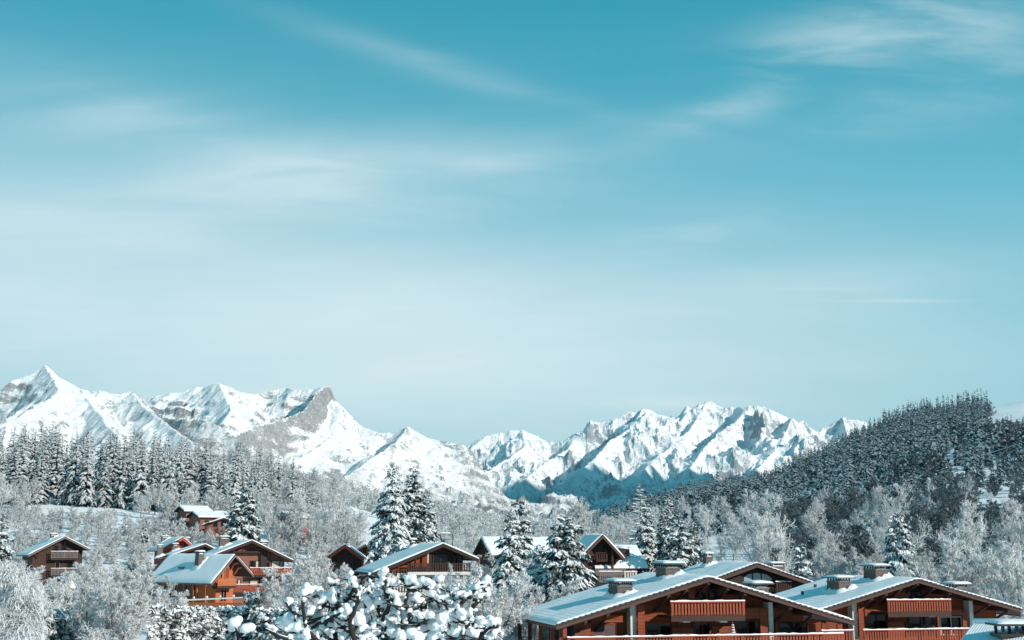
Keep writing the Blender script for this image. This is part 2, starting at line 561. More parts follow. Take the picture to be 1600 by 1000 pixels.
def make_mountain(name, x0, x1, nx, y0, y1, ny, ridges, mat, amp, freq, base, seed, label, bands=0.5, cut=None):
    xs = np.linspace(x0, x1, nx)
    ys = np.linspace(y0, y1, ny)
    X, Y = np.meshgrid(xs, ys)
    wx = X + 30 * (fbm(X / 420, Y / 420, 4, seed + 50) - 0.5) + 12 * (fbm(X / 90, Y / 90, 3, seed + 60) - 0.5)
    wy = Y + 90 * (fbm(X / 380, Y / 380, 4, seed + 70) - 0.5) + 24 * (fbm(X / 80, Y / 80, 3, seed + 80) - 0.5)
    H = np.full(X.shape, -1e9)
    D = np.full(X.shape, 1e9)
    for pts, front, back, curve, *end in ridges:
        P = px_line(pts)
        for (ax, ay, az), (bx, by, bz) in zip(P[:-1], P[1:]):
            ex, ey = bx - ax, by - ay
            L2 = ex * ex + ey * ey + 1e-9
            t = np.clip(((wx - ax) * ex + (wy - ay) * ey) / L2, 0, 1)
            qx, qy = wx - (ax + t * ex), wy - (ay + t * ey)
            d = np.sqrt(qx * qx + qy * qy)
            side = ex * qy - ey * qx            # > 0: left of the direction of travel
            s = np.where(side > 0, back, front)
            if end: s = np.where((t >= 1) & (np.array(bx == P[-1][0] and by == P[-1][1])), np.maximum(s, end[0]), s)
            if end: s = np.where((t <= 0) & (np.array(ax == P[0][0] and ay == P[0][1])), np.maximum(s, end[0]), s)
            h = az + t * (bz - az) - s * d / (1 + d * curve)
            up = h > H
            H = np.where(up, h, H)
            D = np.minimum(D, d)
    # couloirs and ribs: ridged noise, bent by slower noise, growing quickly away from the crests
    bx0 = X + 0.45 * freq * (fbm(X / freq, Y / freq, 3, seed + 5) - 0.5)
    by0 = Y + 0.45 * freq * (fbm(X / freq + 9, Y / freq, 3, seed + 6) - 0.5)
    g = ridged(bx0 / freq + 3.1, by0 / freq, 6, seed, 0.58)
    g3 = ridged(bx0 / (freq * 0.30), by0 / (freq * 0.42), 5, seed + 40, 0.6)
    g2 = fbm(X / (freq * 0.35), Y / (freq * 0.35), 5, seed + 9, 0.58)
    k = 1 - np.exp(-(D / 110.0) ** 1.3)
    k2 = 1 - np.exp(-D / 60.0)
    H = H + amp * k * (g - 0.58) * 1.55 + 0.42 * amp * k2 * (g3 - 0.55) + amp * 0.30 * (0.08 + k) * (g2 - 0.5)
    H = H + 0.07 * amp * (ridged(X / 60, Y / 60, 4, seed + 30, 0.6) - 0.45)
    # tilted rock bands: steps in the slope
    q = (H + 0.16 * X + 40 * (fbm(X / 300, Y / 300, 3, seed + 90) - 0.5)) / 62.0
    fr = q - np.floor(q)
    stair = (np.floor(q) + sstep(fr, 0.52, 1.0)) * 62.0 - 62.0 * q
    msk = sstep(fbm(X / 420 + 5, Y / 420, 4, seed + 95), 0.42, 0.62) * k
    H = H + bands * stair * msk
    if cut:                                   # the slope breaks off along a line
        (ax, ay, az), (bx_, by_, bz_) = px_line(cut[:2])
        ex, ey = bx_ - ax, by_ - ay
        L1 = math.hypot(ex, ey)
        t = ((wx - ax) * ex + (wy - ay) * ey) / (L1 * L1)
        d = (ex * (wy - ay) - ey * (wx - ax)) / L1
        lim = az + np.clip(t, -0.3, 1.3) * (bz_ - az) - cut[2] * np.maximum(d, 0) + 60 * (g - 0.4)
        H = np.where(d > 0, np.minimum(H, lim + 6), H)
    H = np.maximum(H, base + 0.0 * X)
    v = np.stack([X, Y, H], -1).reshape(-1, 3)
    i = np.arange(nx * ny).reshape(ny, nx)
    f = np.stack([i[:-1, :-1], i[:-1, 1:], i[1:, 1:], i[1:, :-1]], -1).reshape(-1, 4)
    o = link(name, np_mesh(name, v, f, [mat], smooth=False))
    tag(o, label, kind='structure')
    return o

# ridges are polylines travelling to the right (front = right-hand side = towards the camera); spurs come forward from them
A, B_, C_ = 5200, 6600, 10500
left_ridges = [
    # near pointed peak and its shoulder
    ([(-260, 640, A), (-120, 640, A), (-40, 622, A), (0, 608, A), (19, 591, A), (42, 588, A + 20), (55, 575, A + 40), (68, 567, A + 60), (76, 573, A + 50), (86, 583, A), (103, 594, A), (124, 605, A), (140, 610, A), (155, 609, A), (172, 612, A), (190, 616, A), (207, 611, A + 60), (222, 622, A + 40), (234, 634, A), (252, 648, A - 80), (275, 655, A - 150), (300, 653, A - 200), (325, 655, A - 250), (350, 668, A - 300), (380, 690, A - 400), (420, 720, A - 500)], 0.95, 1.0, 0.0012),
    # spur of the peak coming down towards the viewer, right of a shaded hollow
    ([(68, 567, A + 60), (84, 592, A - 120), (92, 607, A - 260), (78, 622, A - 480), (50, 640, A - 800), (10, 665, A - 1300)], 0.78, 0.55, 0.0003),
    ([(124, 605, A), (140, 628, A - 280), (160, 650, A - 600), (180, 680, A - 1000)], 0.6, 0.6, 0.0002),
    ([(207, 611, A + 60), (225, 634, A - 200), (262, 660, A - 520), (300, 690, A - 900)], 0.55, 0.95, 0.0002),
]
mid_ridges = [
    ([(150, 640, B_), (225, 621, B_), (245, 616, B_), (252, 617, B_), (270, 612, B_), (290, 609, B_), (307, 602, B_), (318, 604, B_), (330, 599, B_ - 40), (343, 598, B_ - 60), (357, 604, B_ - 60), (372, 611, B_), (386, 614, B_), (400, 614, B_ + 50)], 0.62, 1.0, 0.00012),
    ([(400, 614, B_ + 50), (415, 609, B_ + 100), (430, 607, B_ + 100), (447, 605, B_ + 100), (458, 608, B_), (470, 609, B_), (481, 606, B_), (490, 607, B_), (503, 602.5, B_ - 40), (515, 600.5, B_ - 60)], 0.80, 1.0, 0.00006, 4.0),
    # the sharp prow: level top, then a vertical drop
    ([(518, 629, B_ - 60), (519.5, 635, B_ - 60), (530, 642, B_ - 60), (537, 653, B_ - 60), (550, 663, B_ - 60), (566, 669, B_ - 60)], 1.25, 1.4, 0.0016, 1.4),
    ([(566, 669, B_ - 60), (580, 672, B_ - 130), (600, 675, B_ - 120), (612, 676, B_ - 120), (625, 671, B_ - 100), (637, 666, B_ - 100), (648, 672, B_ - 100), (655, 680, B_ - 100), (680, 687, B_ - 100)], 0.62, 1.0, 0.0001),
    ([(680, 687, B_ - 100), (700, 690, B_ - 100), (722, 693, B_ - 100), (738, 702, B_ - 100)], 0.95, 1.0, 0.0001, 1.5),
    # arete that runs from the prow towards the viewer: shaded dip slope on its left, lit cliff on its right
    ([(515, 600.5, B_ - 60), (511, 602, B_ - 100), (498, 609, B_ - 190)], 1.25, 3.2, 0.0001, 5.0),
    ([(498, 609, B_ - 190), (484, 625, B_ - 330), (474, 640, B_ - 480), (450, 650, B_ - 640), (425, 658, B_ - 780), (398, 665, B_ - 940), (370, 676, B_ - 1100), (340, 690, B_ - 1300)], 1.25, 1.45, 0.0003, 5.0),
    ([(343, 598, B_ - 60), (352, 622, B_ - 300), (362, 640, B_ - 560), (350, 655, B_ - 760)], 0.55, 0.55, 0.0002),
    ([(637, 666, B_ - 100), (622, 690, B_ - 420), (580, 715, B_ - 800), (540, 745, B_ - 1200)], 0.42, 0.95, 0.0001),
    ([(537, 652, B_ - 90), (520, 680, B_ - 400), (480, 705, B_ - 800), (440, 730, B_ - 1200)], 0.5, 0.45, 0.0002),
]
right_ridges = [
    ([(640, 720, C_), (700, 702, C_), (735, 693, C_), (745, 687, C_), (760, 680, C_), (782, 675, C_), (800, 672, C_), (815, 671, C_), (823, 677, C_), (834, 683, C_), (850, 688, C_), (862, 689, C_), (873, 690, C_), (886, 685, C_), (900, 680, C_), (915, 672, C_), (925, 665, C_), (935, 658, C_), (945, 659, C_), (955, 655, C_), (970, 651, C_), (980, 643, C_), (991, 641, C_), (1005, 637, C_), (1014, 640, C_), (1025, 648, C_), (1040, 651, C_), (1054, 652, C_ + 40), (1065, 649, C_ + 90), (1079, 649, C_ + 160), (1086, 641, C_ + 250), (1092, 637, C_ + 250), (1098, 630, C_ + 250), (1103, 626, C_ + 250), (1109, 630, C_ + 250), (1116, 635, C_ + 250), (1124, 634, C_ + 250), (1133, 640, C_ + 250), (1141, 636, C_ + 200), (1150, 635, C_ + 200), (1160, 637, C_ + 100), (1166, 636, C_ + 50), (1172, 632, C_), (1185, 633, C_ - 50), (1200, 637, C_ - 50), (1215, 645, C_ - 50), (1225, 653, C_ - 50), (1240, 657, C_ - 50), (1255, 664, C_), (1272, 674, C_ + 100), (1285, 672, C_ + 500), (1296, 665, C_ + 500), (1307, 656, C_ + 500), (1318, 651, C_ + 500), (1330, 653, C_ + 500), (1345, 656, C_ + 500), (1400, 670, C_ + 500), (1500, 690, C_ + 500)], 0.52, 1.0, 0.00008),
    # spurs towards the viewer; their left flanks lie in shade
    ([(1005, 637, C_), (985, 668, C_ - 350), (950, 690, C_ - 800), (930, 715, C_ - 1300), (890, 745, C_ - 2000), (850, 790, C_ - 2900), (830, 830, C_ - 3600)], 0.66, 0.42, 0.00016),
    ([(1103, 626, C_ + 250), (1085, 665, C_ - 150), (1060, 690, C_ - 600), (1020, 720, C_ - 1200), (985, 760, C_ - 1900), (950, 800, C_ - 2600), (920, 840, C_ - 3300)], 0.66, 0.42, 0.00016),
    ([(1172, 632, C_), (1150, 655, C_ - 250), (1122, 674, C_ - 500), (1100, 700, C_ - 950), (1070, 740, C_ - 1600), (1040, 790, C_ - 2300)], 0.62, 0.45, 0.00016),
    ([(1240, 657, C_ - 50), (1230, 690, C_ - 500), (1210, 720, C_ - 1000), (1180, 760, C_ - 1600)], 0.58, 0.5, 0.0002),
    ([(815, 671, C_), (822, 695, C_ - 350), (800, 712, C_ - 700), (765, 735, C_ - 1100), (720, 760, C_ - 1700), (690, 790, C_ - 2400), (670, 830, C_ - 3100)], 0.64, 0.40, 0.00016),
    ([(900, 680, C_), (890, 700, C_ - 400), (850, 722, C_ - 900), (815, 755, C_ - 1600), (770, 800, C_ - 2500), (740, 840, C_ - 3300)], 0.64, 0.38, 0.00016),
    ([(1318, 651, C_ + 500), (1325, 690, C_ - 100), (1340, 730, C_ - 700)], 0.5, 0.6, 0.0001),
]
def bx(px, Y): return (px - 800) / FPX * Y
make_mountain('near_mountain', bx(-330, A), bx(480, A), 420, A - 1900, A + 500, 230, left_ridges, M['mountain_left'], 95, 420, -40, 11, 'pointed snowy peak with a rocky shoulder running down to the right')
make_mountain('cliff_mountain', bx(60, B_), bx(900, B_), 470, B_ - 2300, B_ + 500, 250, mid_ridges, M['mountain_left'], 95, 480, -60, 23, 'snowy mountain with a sheer overhanging rock prow')
make_mountain('far_mountain_range', bx(560, C_), bx(1560, C_), 520, C_ - 3700, C_ + 900, 300, right_ridges, M['mountain_right'], 230, 560, -80, 37, 'long jagged snowy mountain range at the head of the valley', 0.28)

# unseen massif added on the right, its crest shaped to shade the valley head
make_mountain('added_shade_massif', 2100, 8600, 120, 2600, 8600, 120, [([(800 + 2000 * 5100 / y, 860 - 2000 * (z - 8) / y, y) for y, z in ((3450, 3150), (3700, 3330), (3950, 3260), (4200, 3400), (4600, 3420), (4800, 3450), (5000, 3270), (5150, 3330), (5400, 3050), (5700, 3080), (5900, 2780), (6200, 2700), (6600, 2300), (7200, 2100), (8000, 1700))], 1.05, 1.05, 0.0)], M['mountain_right'], 520, 900, -80, 71, 'unseen snowy massif added to shade the valley head')
# ------------------------------------------------------------------ chalets
M['wood_red'] = wood_material('red_brown_timber', (0.30, 0.066, 0.025), 0.5)
M['wood_rail'] = wood_material('red_brown_rail_timber', (0.33, 0.082, 0.045), 0.6, grain_axis='Z')
M['wood_orange'] = wood_material('orange_timber', (0.56, 0.15, 0.042), 0.6)
M['wood_pink'] = wood_material('faded_pink_log', (0.30, 0.120, 0.085), 0.65)
M['wood_dark'] = wood_material('dark_brown_timber', (0.055, 0.034, 0.028), 0.6)
M['wood_brown'] = wood_material('brown_timber', (0.075, 0.036, 0.029), 0.6)
M['wood_grey'] = wood_material('weathered_grey_timber', (0.20, 0.165, 0.155), 0.6)
M['fascia'] = wood_material('brown_fascia_board', (0.115, 0.062, 0.052), 0.65)
M['fascia_red'] = wood_material('bright_red_fascia_board', (0.50, 0.075, 0.035), 0.75)
M['render'] = plain_material('white_wall_render', (0.66, 0.64, 0.60), 0.9, 1.5)
M['render_beige'] = plain_material('beige_wall_render', (0.52, 0.42, 0.32), 0.88, 1.5)
M['tile'] = plain_material('dark_roof_tiles', (0.075, 0.062, 0.058), 0.6, 6.0)
M['glass'] = plain_material('dark_window_glass', (0.010, 0.013, 0.016), 0.8, 0.6, 0.12, 0.22)
M['glass_pale'] = plain_material('glass_painted_reflection', (0.32, 0.38, 0.40), 0.8, 0.8, 0.15, 0.5)  # reflection of the snow painted into the pane colour
M['blind'] = plain_material('pale_roller_blind', (0.58, 0.50, 0.43), 0.93, 2.0)
M['blind_dark'] = plain_material('brown_roller_blind', (0.12, 0.085, 0.085), 0.9, 2.0)
M['metal_dark'] = plain_material('dark_metal', (0.03, 0.033, 0.036), 0.8, 4.0, 0.5, 0.4)
M['slab'] = plain_material('concrete_slab', (0.16, 0.155, 0.15), 0.8, 4.0)
def brick_mat():
    m, T, b = material('chimney_brickwork')
    co = T.n('ShaderNodeTexCoord').outputs['Object']
    br = T.n('ShaderNodeTexBrick')
    mpn = T.n('ShaderNodeMapping')
    T.put(mpn.inputs[0], co)
    mpn.inputs['Rotation'].default_value = (R(90), 0, 0)
    T.put(br.inputs['Vector'], mpn.outputs[0])
    br.inputs['Color1'].default_value = (0.15, 0.095, 0.075, 1)
    br.inputs['Color2'].default_value = (0.085, 0.06, 0.052, 1)
    br.inputs['Mortar'].default_value = (0.17, 0.15, 0.14, 1)
    br.inputs['Scale'].default_value = 4.0
    n = T.noise(co, 5, 4, 0.6)
    T.put(b.inputs['Base Color'], T.mix(T.math('MULTIPLY', n, 0.6), br.outputs['Color'], (0.12, 0.10, 0.095)))
    b.inputs['Roughness'].default_value = 0.9
    bump(T, b, br.outputs['Fac'], -0.3, 0.02)
    return m
M['brick'] = brick_mat()

class Chalet:
    """a gable house seen from its gable: local x to the right, y into the house, z up; the roof's front edge lies at y = 0"""
    def __init__(s, name, label, apex, Y, yaw, left, right, depth, ov=1.4, wood='wood_red', fascia='fascia', snow_mat='roof_snow_tiles', snow_th=0.16, roof_t=0.19, root=None, cat='chalet', siding=True, rake_h=0.28, group=None, eave_ov=1.2, wall=True, tiles=True, back_ov=0.8):
        A = at(apex[0], apex[1], Y)
        s.zb = zgf(A.x, A.y) - 0.15
        s.root = root or tag(empty(name, (A.x, A.y, s.zb), R(yaw)), label, cat, group)
        s.M = Matrix.Translation((A.x, A.y, s.zb)) @ Matrix.Rotation(R(yaw), 4, 'Z')
        if root is not None:                      # a wing of a house that already stands: same frame
            s.M = Matrix.Translation(root.location) @ Matrix.Rotation(root.rotation_euler.z, 4, 'Z')
        s.Mi = s.M.inverted()
        s.h = (s.Mi @ A).z
        s.x0 = (s.Mi @ A).x
        l = (-left[1], s.h - left[2]) if left[0] == 'm' else s.loc(*left)
        r = (right[1], s.h - right[2]) if right[0] == 'm' else s.loc(*right)
        s.WL, s.WR = -l[0], r[0]
        s.pL, s.pR = (s.h - l[1]) / s.WL, (s.h - r[1]) / s.WR
        s.D, s.ov, s.t = depth, ov, roof_t
        s.wood = M[wood]
        s.make_roof(M[fascia], M[snow_mat], snow_th, rake_h, tiles)
        if wall: s.make_walls(siding, eave_ov, back_ov)
    def loc(s, px, py, y=0.0):
        """local (x, z) of the point of the plane y = const seen at a pixel"""
        o = s.Mi @ Vector((0, 0, CAM_Z))
        d = s.Mi.to_3x3() @ ray(px, py)
        k = (y - o.y) / d.y
        p = o + d * k
        return p.x, p.z
    def on_roof(s, px, py):
        o = s.Mi @ Vector((0, 0, CAM_Z))
        d = s.Mi.to_3x3() @ ray(px, py)
        best = None
        for p, sg in ((s.pL, -1), (s.pR, 1)):
            # z = h - p * sg * x
            den = d.z + p * sg * d.x
            k = (s.h - o.z - p * sg * o.x) / den
            q = o + d * k
            if k > 0 and q.x * sg >= -0.3 and -0.5 < q.y < s.D + 1.5 and (best is None or k < best[0]): best = (k, q)
        return best[1] if best else None
    def zr(s, x):
        return s.h - (s.pL * -x if x < 0 else s.pR * x)
    def make_roof(s, fas, snow, th, rake_h, tiles):
        m = MB()
        t = s.t
        for W, p, sg in ((s.WL, s.pL, -1), (s.WR, s.pR, 1)):
            q = []
            for y in (0, s.D):
                q.append([(0, y, s.h - t), (sg * W, y, s.h - p * W - t), (sg * W, y, s.h - p * W), (0, y, s.h)])
            m.add(q[0] + q[1], [(0, 1, 2, 3), (7, 6, 5, 4), (0, 4, 5, 1), (1, 5, 6, 2), (2, 6, 7, 3), (3, 7, 4, 0)])
        s.roof = m.build('roof', s.wood if False else M['wood_brown'], s.root)
        # fascia along the rakes, then the eave boards
        for W, p, sg in ((s.WL, s.pL, -1), (s.WR, s.pR, 1)):
            b = MB()
            a0, a1 = (0, -0.035, s.h - t * 0.5 - rake_h / 2), (sg * (W + 0.02), -0.035, s.h - p * W - t * 0.5 - rake_h / 2)
            hh = rake_h / 2
            vs = []
            for y in (-0.06, -0.004):
                vs += [(0.0, y, a0[2] - hh), (a1[0], y, a1[2] - hh), (a1[0], y, a1[2] + hh), (0.0, y, a0[2] + hh)]
            b.add(vs, [(0, 1, 2, 3), (7, 6, 5, 4), (0, 4, 5, 1), (1, 5, 6, 2), (2, 6, 7, 3), (3, 7, 4, 0)])
            b.build('rake_board', fas, s.roof)
            e = MB()
            e.box(min(sg * (W + 0.004), sg * (W + 0.05)), max(sg * (W + 0.004), sg * (W + 0.05)), 0.02, s.D - 0.02, s.h - p * W - t - 0.06, s.h - p * W - 0.03)
            e.build('eave_board', fas, s.roof)
            if tiles:
                tb = MB()
                n = max(6, int(W / 0.36))
                for i in range(n):
                    xa, xb = sg * W * i / n, sg * W * (i + 0.97) / n
                    za, zb = s.h - p * abs(xa), s.h - p * abs(xb)
                    up0, up1 = 0.02, 0.085
                    vs = [(xa, -0.10, za - 0.05), (xb, -0.10, zb - 0.05), (xb, 0.25, zb - 0.05), (xa, 0.25, za - 0.05), (xa, -0.10, za + up0), (xb, -0.10, zb + up1), (xb, 0.25, zb + up1), (xa, 0.25, za + up0)]
                    tb.hexa(vs)
                tag(tb.build('tile_edge', M['tile'], s.roof), kind='stuff')
        # the snow: one soft sheet over both slopes
        nx, ny = int(np.clip((s.WL + s.WR) / 0.25, 16, 90)), int(np.clip(s.D / 0.3, 10, 60))
        r = np.random.default_rng(int(abs(s.h * 1000)) % 9999)
        xs = np.concatenate([np.linspace(-s.WL - 0.06, 0, nx // 2 + 1), np.linspace(0, s.WR + 0.06, nx // 2 + 1)[1:]])
        ys = np.linspace(-0.02, s.D + 0.04, ny)
        X, Yg = np.meshgrid(xs, ys)
        sx, sy = r.uniform(0, 50, 2)
        jag = 0.16 * (fbm(X / 0.5 + sx, Yg / 0.5 + sy, 3, 4) - 0.5) + 0.06
        Yg[0] += jag[0] + 0.02
        base = np.where(X < 0, s.h + s.pL * X, s.h - s.pR * X)
        edge = np.minimum.reduce([X + s.WL + 0.08, s.WR + 0.08 - X, (Yg + 0.05), s.D + 0.06 - Yg])
        prof = np.clip(edge / 0.30, 0, 1) ** 0.5
        n2 = fbm(X / 1.6 + sx, Yg / 1.6 + sy, 4, 8)
        rnd = np.exp(-(X / 0.35) ** 2) * 0.5 * (s.pL + s.pR) * 0.12
        top = base + 0.012 + th * prof * (0.62 + 0.75 * n2) - rnd
        ny_, nx_ = X.shape
        bot = base + 0.006
        v = np.concatenate([np.stack([X, Yg, top], -1).reshape(-1, 3), np.stack([X, Yg, bot], -1).reshape(-1, 3)])
        i = np.arange(nx_ * ny_).reshape(ny_, nx_)
        f = [np.stack([i[:-1, :-1], i[:-1, 1:], i[1:, 1:], i[1:, :-1]], -1).reshape(-1, 4)]
        o = nx_ * ny_
        rim = np.concatenate([i[0, :], i[1:, -1], i[-1, -2::-1], i[-2:0:-1, 0]])
        r2 = np.roll(rim, -1)
        f.append(np.stack([rim, rim + o, r2 + o, r2], -1))
        me = np_mesh('snow_layer', v, np.concatenate(f), [snow], smooth=True)
        link('snow_layer', me, s.roof)
    def make_walls(s, siding, eo, back_ov):
        xl, xr = -(s.WL - eo), s.WR - eo
        zl, zr_, za = s.zr(xl) - s.t - 0.02, s.zr(xr) - s.t - 0.02, s.h - s.t - 0.02
        m = MB()
        vs = []
        for y in (s.ov, s.D - back_ov):
            vs += [(xl, y, 0), (xr, y, 0), (xr, y, zr_), (0, y, za), (xl, y, zl)]
        m.add(vs, [(0, 1, 2, 3, 4), (9, 8, 7, 6, 5), (0, 5, 6, 1), (1, 6, 7, 2), (2, 7, 8, 3), (3, 8, 9, 4), (4, 9, 5, 0)])
        s.wall = m.build('wall', s.wood, s.root)
        s.xl, s.xr = xl, xr
        if siding:
            b = MB()
            hh = 0.21
            z = max(0.4, zl - 5.5)
            while z < za - 0.15:
                z1 = z + hh - 0.012
                a = xl if z1 < zl else -(za - z1) / s.pL
                c = xr if z1 < zr_ else (za - z1) / s.pR
                if c - a > 0.3:
                    # lapped board: proud at its foot
                    b.add([(a, s.ov - 0.055, z), (c, s.ov - 0.055, z), (c, s.ov - 0.003, z), (a, s.ov - 0.003, z), (a, s.ov - 0.025, z1), (c, s.ov - 0.025, z1), (c, s.ov - 0.003, z1), (a, s.ov - 0.003, z1)],
                          [(0, 3, 2, 1), (4, 5, 6, 7), (0, 1, 5, 4), (1, 2, 6, 5), (2, 3, 7, 6), (3, 0, 4, 7)])
                z += hh
            for side, x in ((-1, xl), (1, xr)):
                z = max(0.4, zl - 5.5)
                zt = (zl if side < 0 else zr_)
                while z < zt - 0.2:
                    z1 = z + hh - 0.012
                    xa, xb = x + side * 0.055, x + side * 0.003
                    b.box(min(xa, xb), max(xa, xb), s.ov, s.D - back_ov, z, z1)
                    z += hh
            tag(b.build('siding', s.wood, s.wall), kind='stuff')
    # ---- fittings; positions come as pixels of the photograph seen on a plane y = const
    def window(s, px0, px1, py0, py1, glass='glass', frame='wood_brown', n=1, y=None, fw=0.09, shutters=None, label=None):
        y = s.ov if y is None else y
        x0, z1 = s.loc(px0, (py0), y); x1, z0 = s.loc(px1, py1, y)
        z1 = max(z1, s.loc(px1, py0, y)[1]) if False else z1
        f = MB()
        y0, y1 = y - 0.13, y - 0.058
        f.box(x0, x1, y0, y1, z1 - fw, z1).box(x0, x1, y0, y1, z0, z0 + fw)
        f.box(x0, x0 + fw, y0, y1, z0 + fw, z1 - fw).box(x1 - fw, x1, y0, y1, z0 + fw, z1 - fw)
        for i in range(1, n):
            xm = x0 + (x1 - x0) * i / n
            f.box(xm - fw / 2, xm + fw / 2, y0, y1, z0 + fw, z1 - fw)
        w = f.build('window', M[frame], s.root)
        for i in range(n):
            a = x0 + (x1 - x0) * i / n + fw / 2
            b = x0 + (x1 - x0) * (i + 1) / n - fw / 2
            p = MB().box(a, b, y - 0.085, y - 0.062, z0 + fw - 0.01, z1 - fw + 0.01)
            p.build('pane', M[glass], w)
        if label: w['label'] = label
        if shutters:
            wsh = (x1 - x0) * 0.45
            for a in (x0 - wsh - 0.03, x1 + 0.03):
                MB().box(a, a + wsh, y - 0.12, y - 0.06, z0, z1).build('shutter', M[shutters], s.root)
        return w
    def balcony(s, px0, px1, py_top, py_floor, y, rail='wood_rail', floor_mat='wood_brown', style='slats', snow=True, beam=0.28, many=True, slab=0.16, step=0.21, to=None, py_top_r=None):
        x0, zt = s.loc(px0, py_top, y)
        x1, zt2 = s.loc(px1, py_top if py_top_r is None else py_top_r, y)
        xm, zf = s.loc((px0 + px1) / 2, py_floor, y)
        zt = s.loc((px0 + px1) / 2, py_top if py_top_r is None else (py_top + py_top_r) / 2, y)[1]
        to = s.ov if to is None else to
        b = MB().box(x0, x1, y, to - 0.06, zf - slab, zf).box(x0, x1, y - 0.05, y - 0.004, zf - beam, zf + 0.03)
        bal = b.build('balcony', M[floor_mat], s.root)
        MB().box(x0 - 0.03, x1 + 0.03, y - 0.07, y + 0.07, zt - 0.09, zt).build('handrail', M[rail], bal)
        MB().box(x0, x1, y - 0.02, y + 0.03, zf + 0.13, zf + 0.21).build('bottom_rail', M[rail], bal)
        n = max(2, int((x1 - x0) / 2.2) + 1)
        post = MB().box(-0.06, 0.06, -0.05, 0.05, zf, zt - 0.09).mesh('post', M[rail])
        for i in range(n):
            o = link('post', post, bal); o.location = (x0 + 0.06 + (x1 - x0 - 0.12) * i / (n - 1), y, 0)
        k = max(3, int((x1 - x0) / step))
        if style == 'slats':
            me = MB().box(-step * 0.31, step * 0.31, -0.075, -0.055, zf + 0.05, zt - 0.14).mesh('baluster', M[rail])
        elif style == 'cutout':
            zz = [zf + 0.05, zf + 0.05 + (zt - zf) * 0.28, zf + (zt - zf) * 0.5, zf + (zt - zf) * 0.72, zt - 0.14]
            ww = [0.46, 0.24, 0.46, 0.24, 0.46]
            c = MB()
            for i in range(4):
                a, d = ww[i] * step, ww[i + 1] * step
                c.hexa([(-a, -0.075, zz[i]), (a, -0.075, zz[i]), (a, -0.055, zz[i]), (-a, -0.055, zz[i]), (-d, -0.075, zz[i + 1]), (d, -0.075, zz[i + 1]), (d, -0.055, zz[i + 1]), (-d, -0.055, zz[i + 1])])
            me = c.mesh('baluster', M[rail])
        else:                                  # closed boards laid level
            me = None
            hb = (zt - zf - 0.1) / 4
            for i in range(4):
                MB().box(x0 + 0.01, x1 - 0.01, y - 0.075, y - 0.055, zf + 0.02 + i * hb, zf + 0.02 + (i + 0.93) * hb).build('board', M[rail], bal)
        if me:
            for i in range(k):
                o = link('baluster', me, bal); o.location = (x0 + (x1 - x0) * (i + 0.5) / k, y, 0)
        if snow:
            c = MB()
            r = np.random.default_rng(int(px0 * 7))
            q = max(4, int((x1 - x0) / 0.25))
            hs = 0.05 + 0.05 * r.random(q + 1)
            xsn = np.linspace(x0 - 0.03, x1 + 0.03, q + 1)
            for i in range(q):
                a, d = xsn[i], xsn[i + 1]
                c.hexa([(a, y - 0.075, zt + .002), (d, y - 0.075, zt + .002), (d, y + 0.075, zt + .002), (a, y + 0.075, zt + .002), (a, y - 0.045, zt + hs[i]), (d, y - 0.045, zt + hs[i + 1]), (d, y + 0.045, zt + hs[i + 1]), (a, y + 0.045, zt + hs[i])])
            c.build('snow_strip', M['snow'], bal)
        return bal
    def chimney(s, px, py, w, d, hgt, mat='brick', cap=True, flare=0.86, snow_base=True, q=None, posts=4, cap_over=0.16):
        """px, py: middle of its front foot on the roof"""
        q = q or s.on_roof(px, py)
        if q is None:
            print('chimney misses the roof', px, py); return
        x, y, z = q.x, q.y, q.z
        b = MB().frustum(x - w / 2, x + w / 2, y, y + d, z - 0.9, z + hgt, flare)
        c = b.build('chimney', M[mat], s.root)
        w2, d2 = w * flare, d * flare
        yc = y + d / 2
        MB().box(x - w2 / 2 - 0.05, x + w2 / 2 + 0.05, yc - d2 / 2 - 0.05, yc + d2 / 2 + 0.05, z + hgt + 0.002, z + hgt + 0.10).build('ledge', M['slab'], c)
        snow_pad(x - w2 / 2 + 0.02, x + w2 / 2 - 0.02, yc - d2 / 2 + 0.02, yc + d2 / 2 - 0.02, z + hgt + 0.104, 0.13, c, 'ledge_snow')
        if cap:
            pm = MB()
            nn = max(2, int(round(d2 / 0.45)))
            for i in range(nn + 1):
                yy = yc - d2 / 2 + 0.08 + (d2 - 0.16) * i / nn
                for xx in (x - w2 / 2 + 0.06, x + w2 / 2 - 0.06):
                    MB().box(xx - 0.05, xx + 0.05, yy - 0.05, yy + 0.05, z + hgt + 0.10, z + hgt + 0.32).build('cap_post', M['metal_dark'], c)
            MB().box(x - w2 / 2 - cap_over, x + w2 / 2 + cap_over, yc - d2 / 2 - cap_over, yc + d2 / 2 + cap_over, z + hgt + 0.322, z + hgt + 0.40).build('chimney_cap', M['slab'], c)
            snow_pad(x - w2 / 2 - cap_over + .02, x + w2 / 2 + cap_over - .02, yc - d2 / 2 - cap_over + .02, yc + d2 / 2 + cap_over - .02, z + hgt + 0.404, 0.17, c, 'snow_cap')
        if snow_base:
            # snow piled against the foot
            k = MB()
            r = np.random.default_rng(int(px * 3 + py))
            p = s.pL if x < 0 else -s.pR
            vs, nb = [], 18
            for ring, (ex, zz) in enumerate(((0.42, 0.10), (0.2, 0.36), (0.0, 0.45))):
                for i in range(nb):
                    a = 2 * math.pi * i / nb
                    cx, cy = math.cos(a), math.sin(a)
                    m_ = max(abs(cx), abs(cy))
                    qx, qy = x + cx / m_ * (w / 2 + ex), yc + cy / m_ * (d / 2 + ex)
                    vs.append((qx, qy, s.zr(qx) + zz * (0.55 + 0.7 * r.random())))
            fs = []
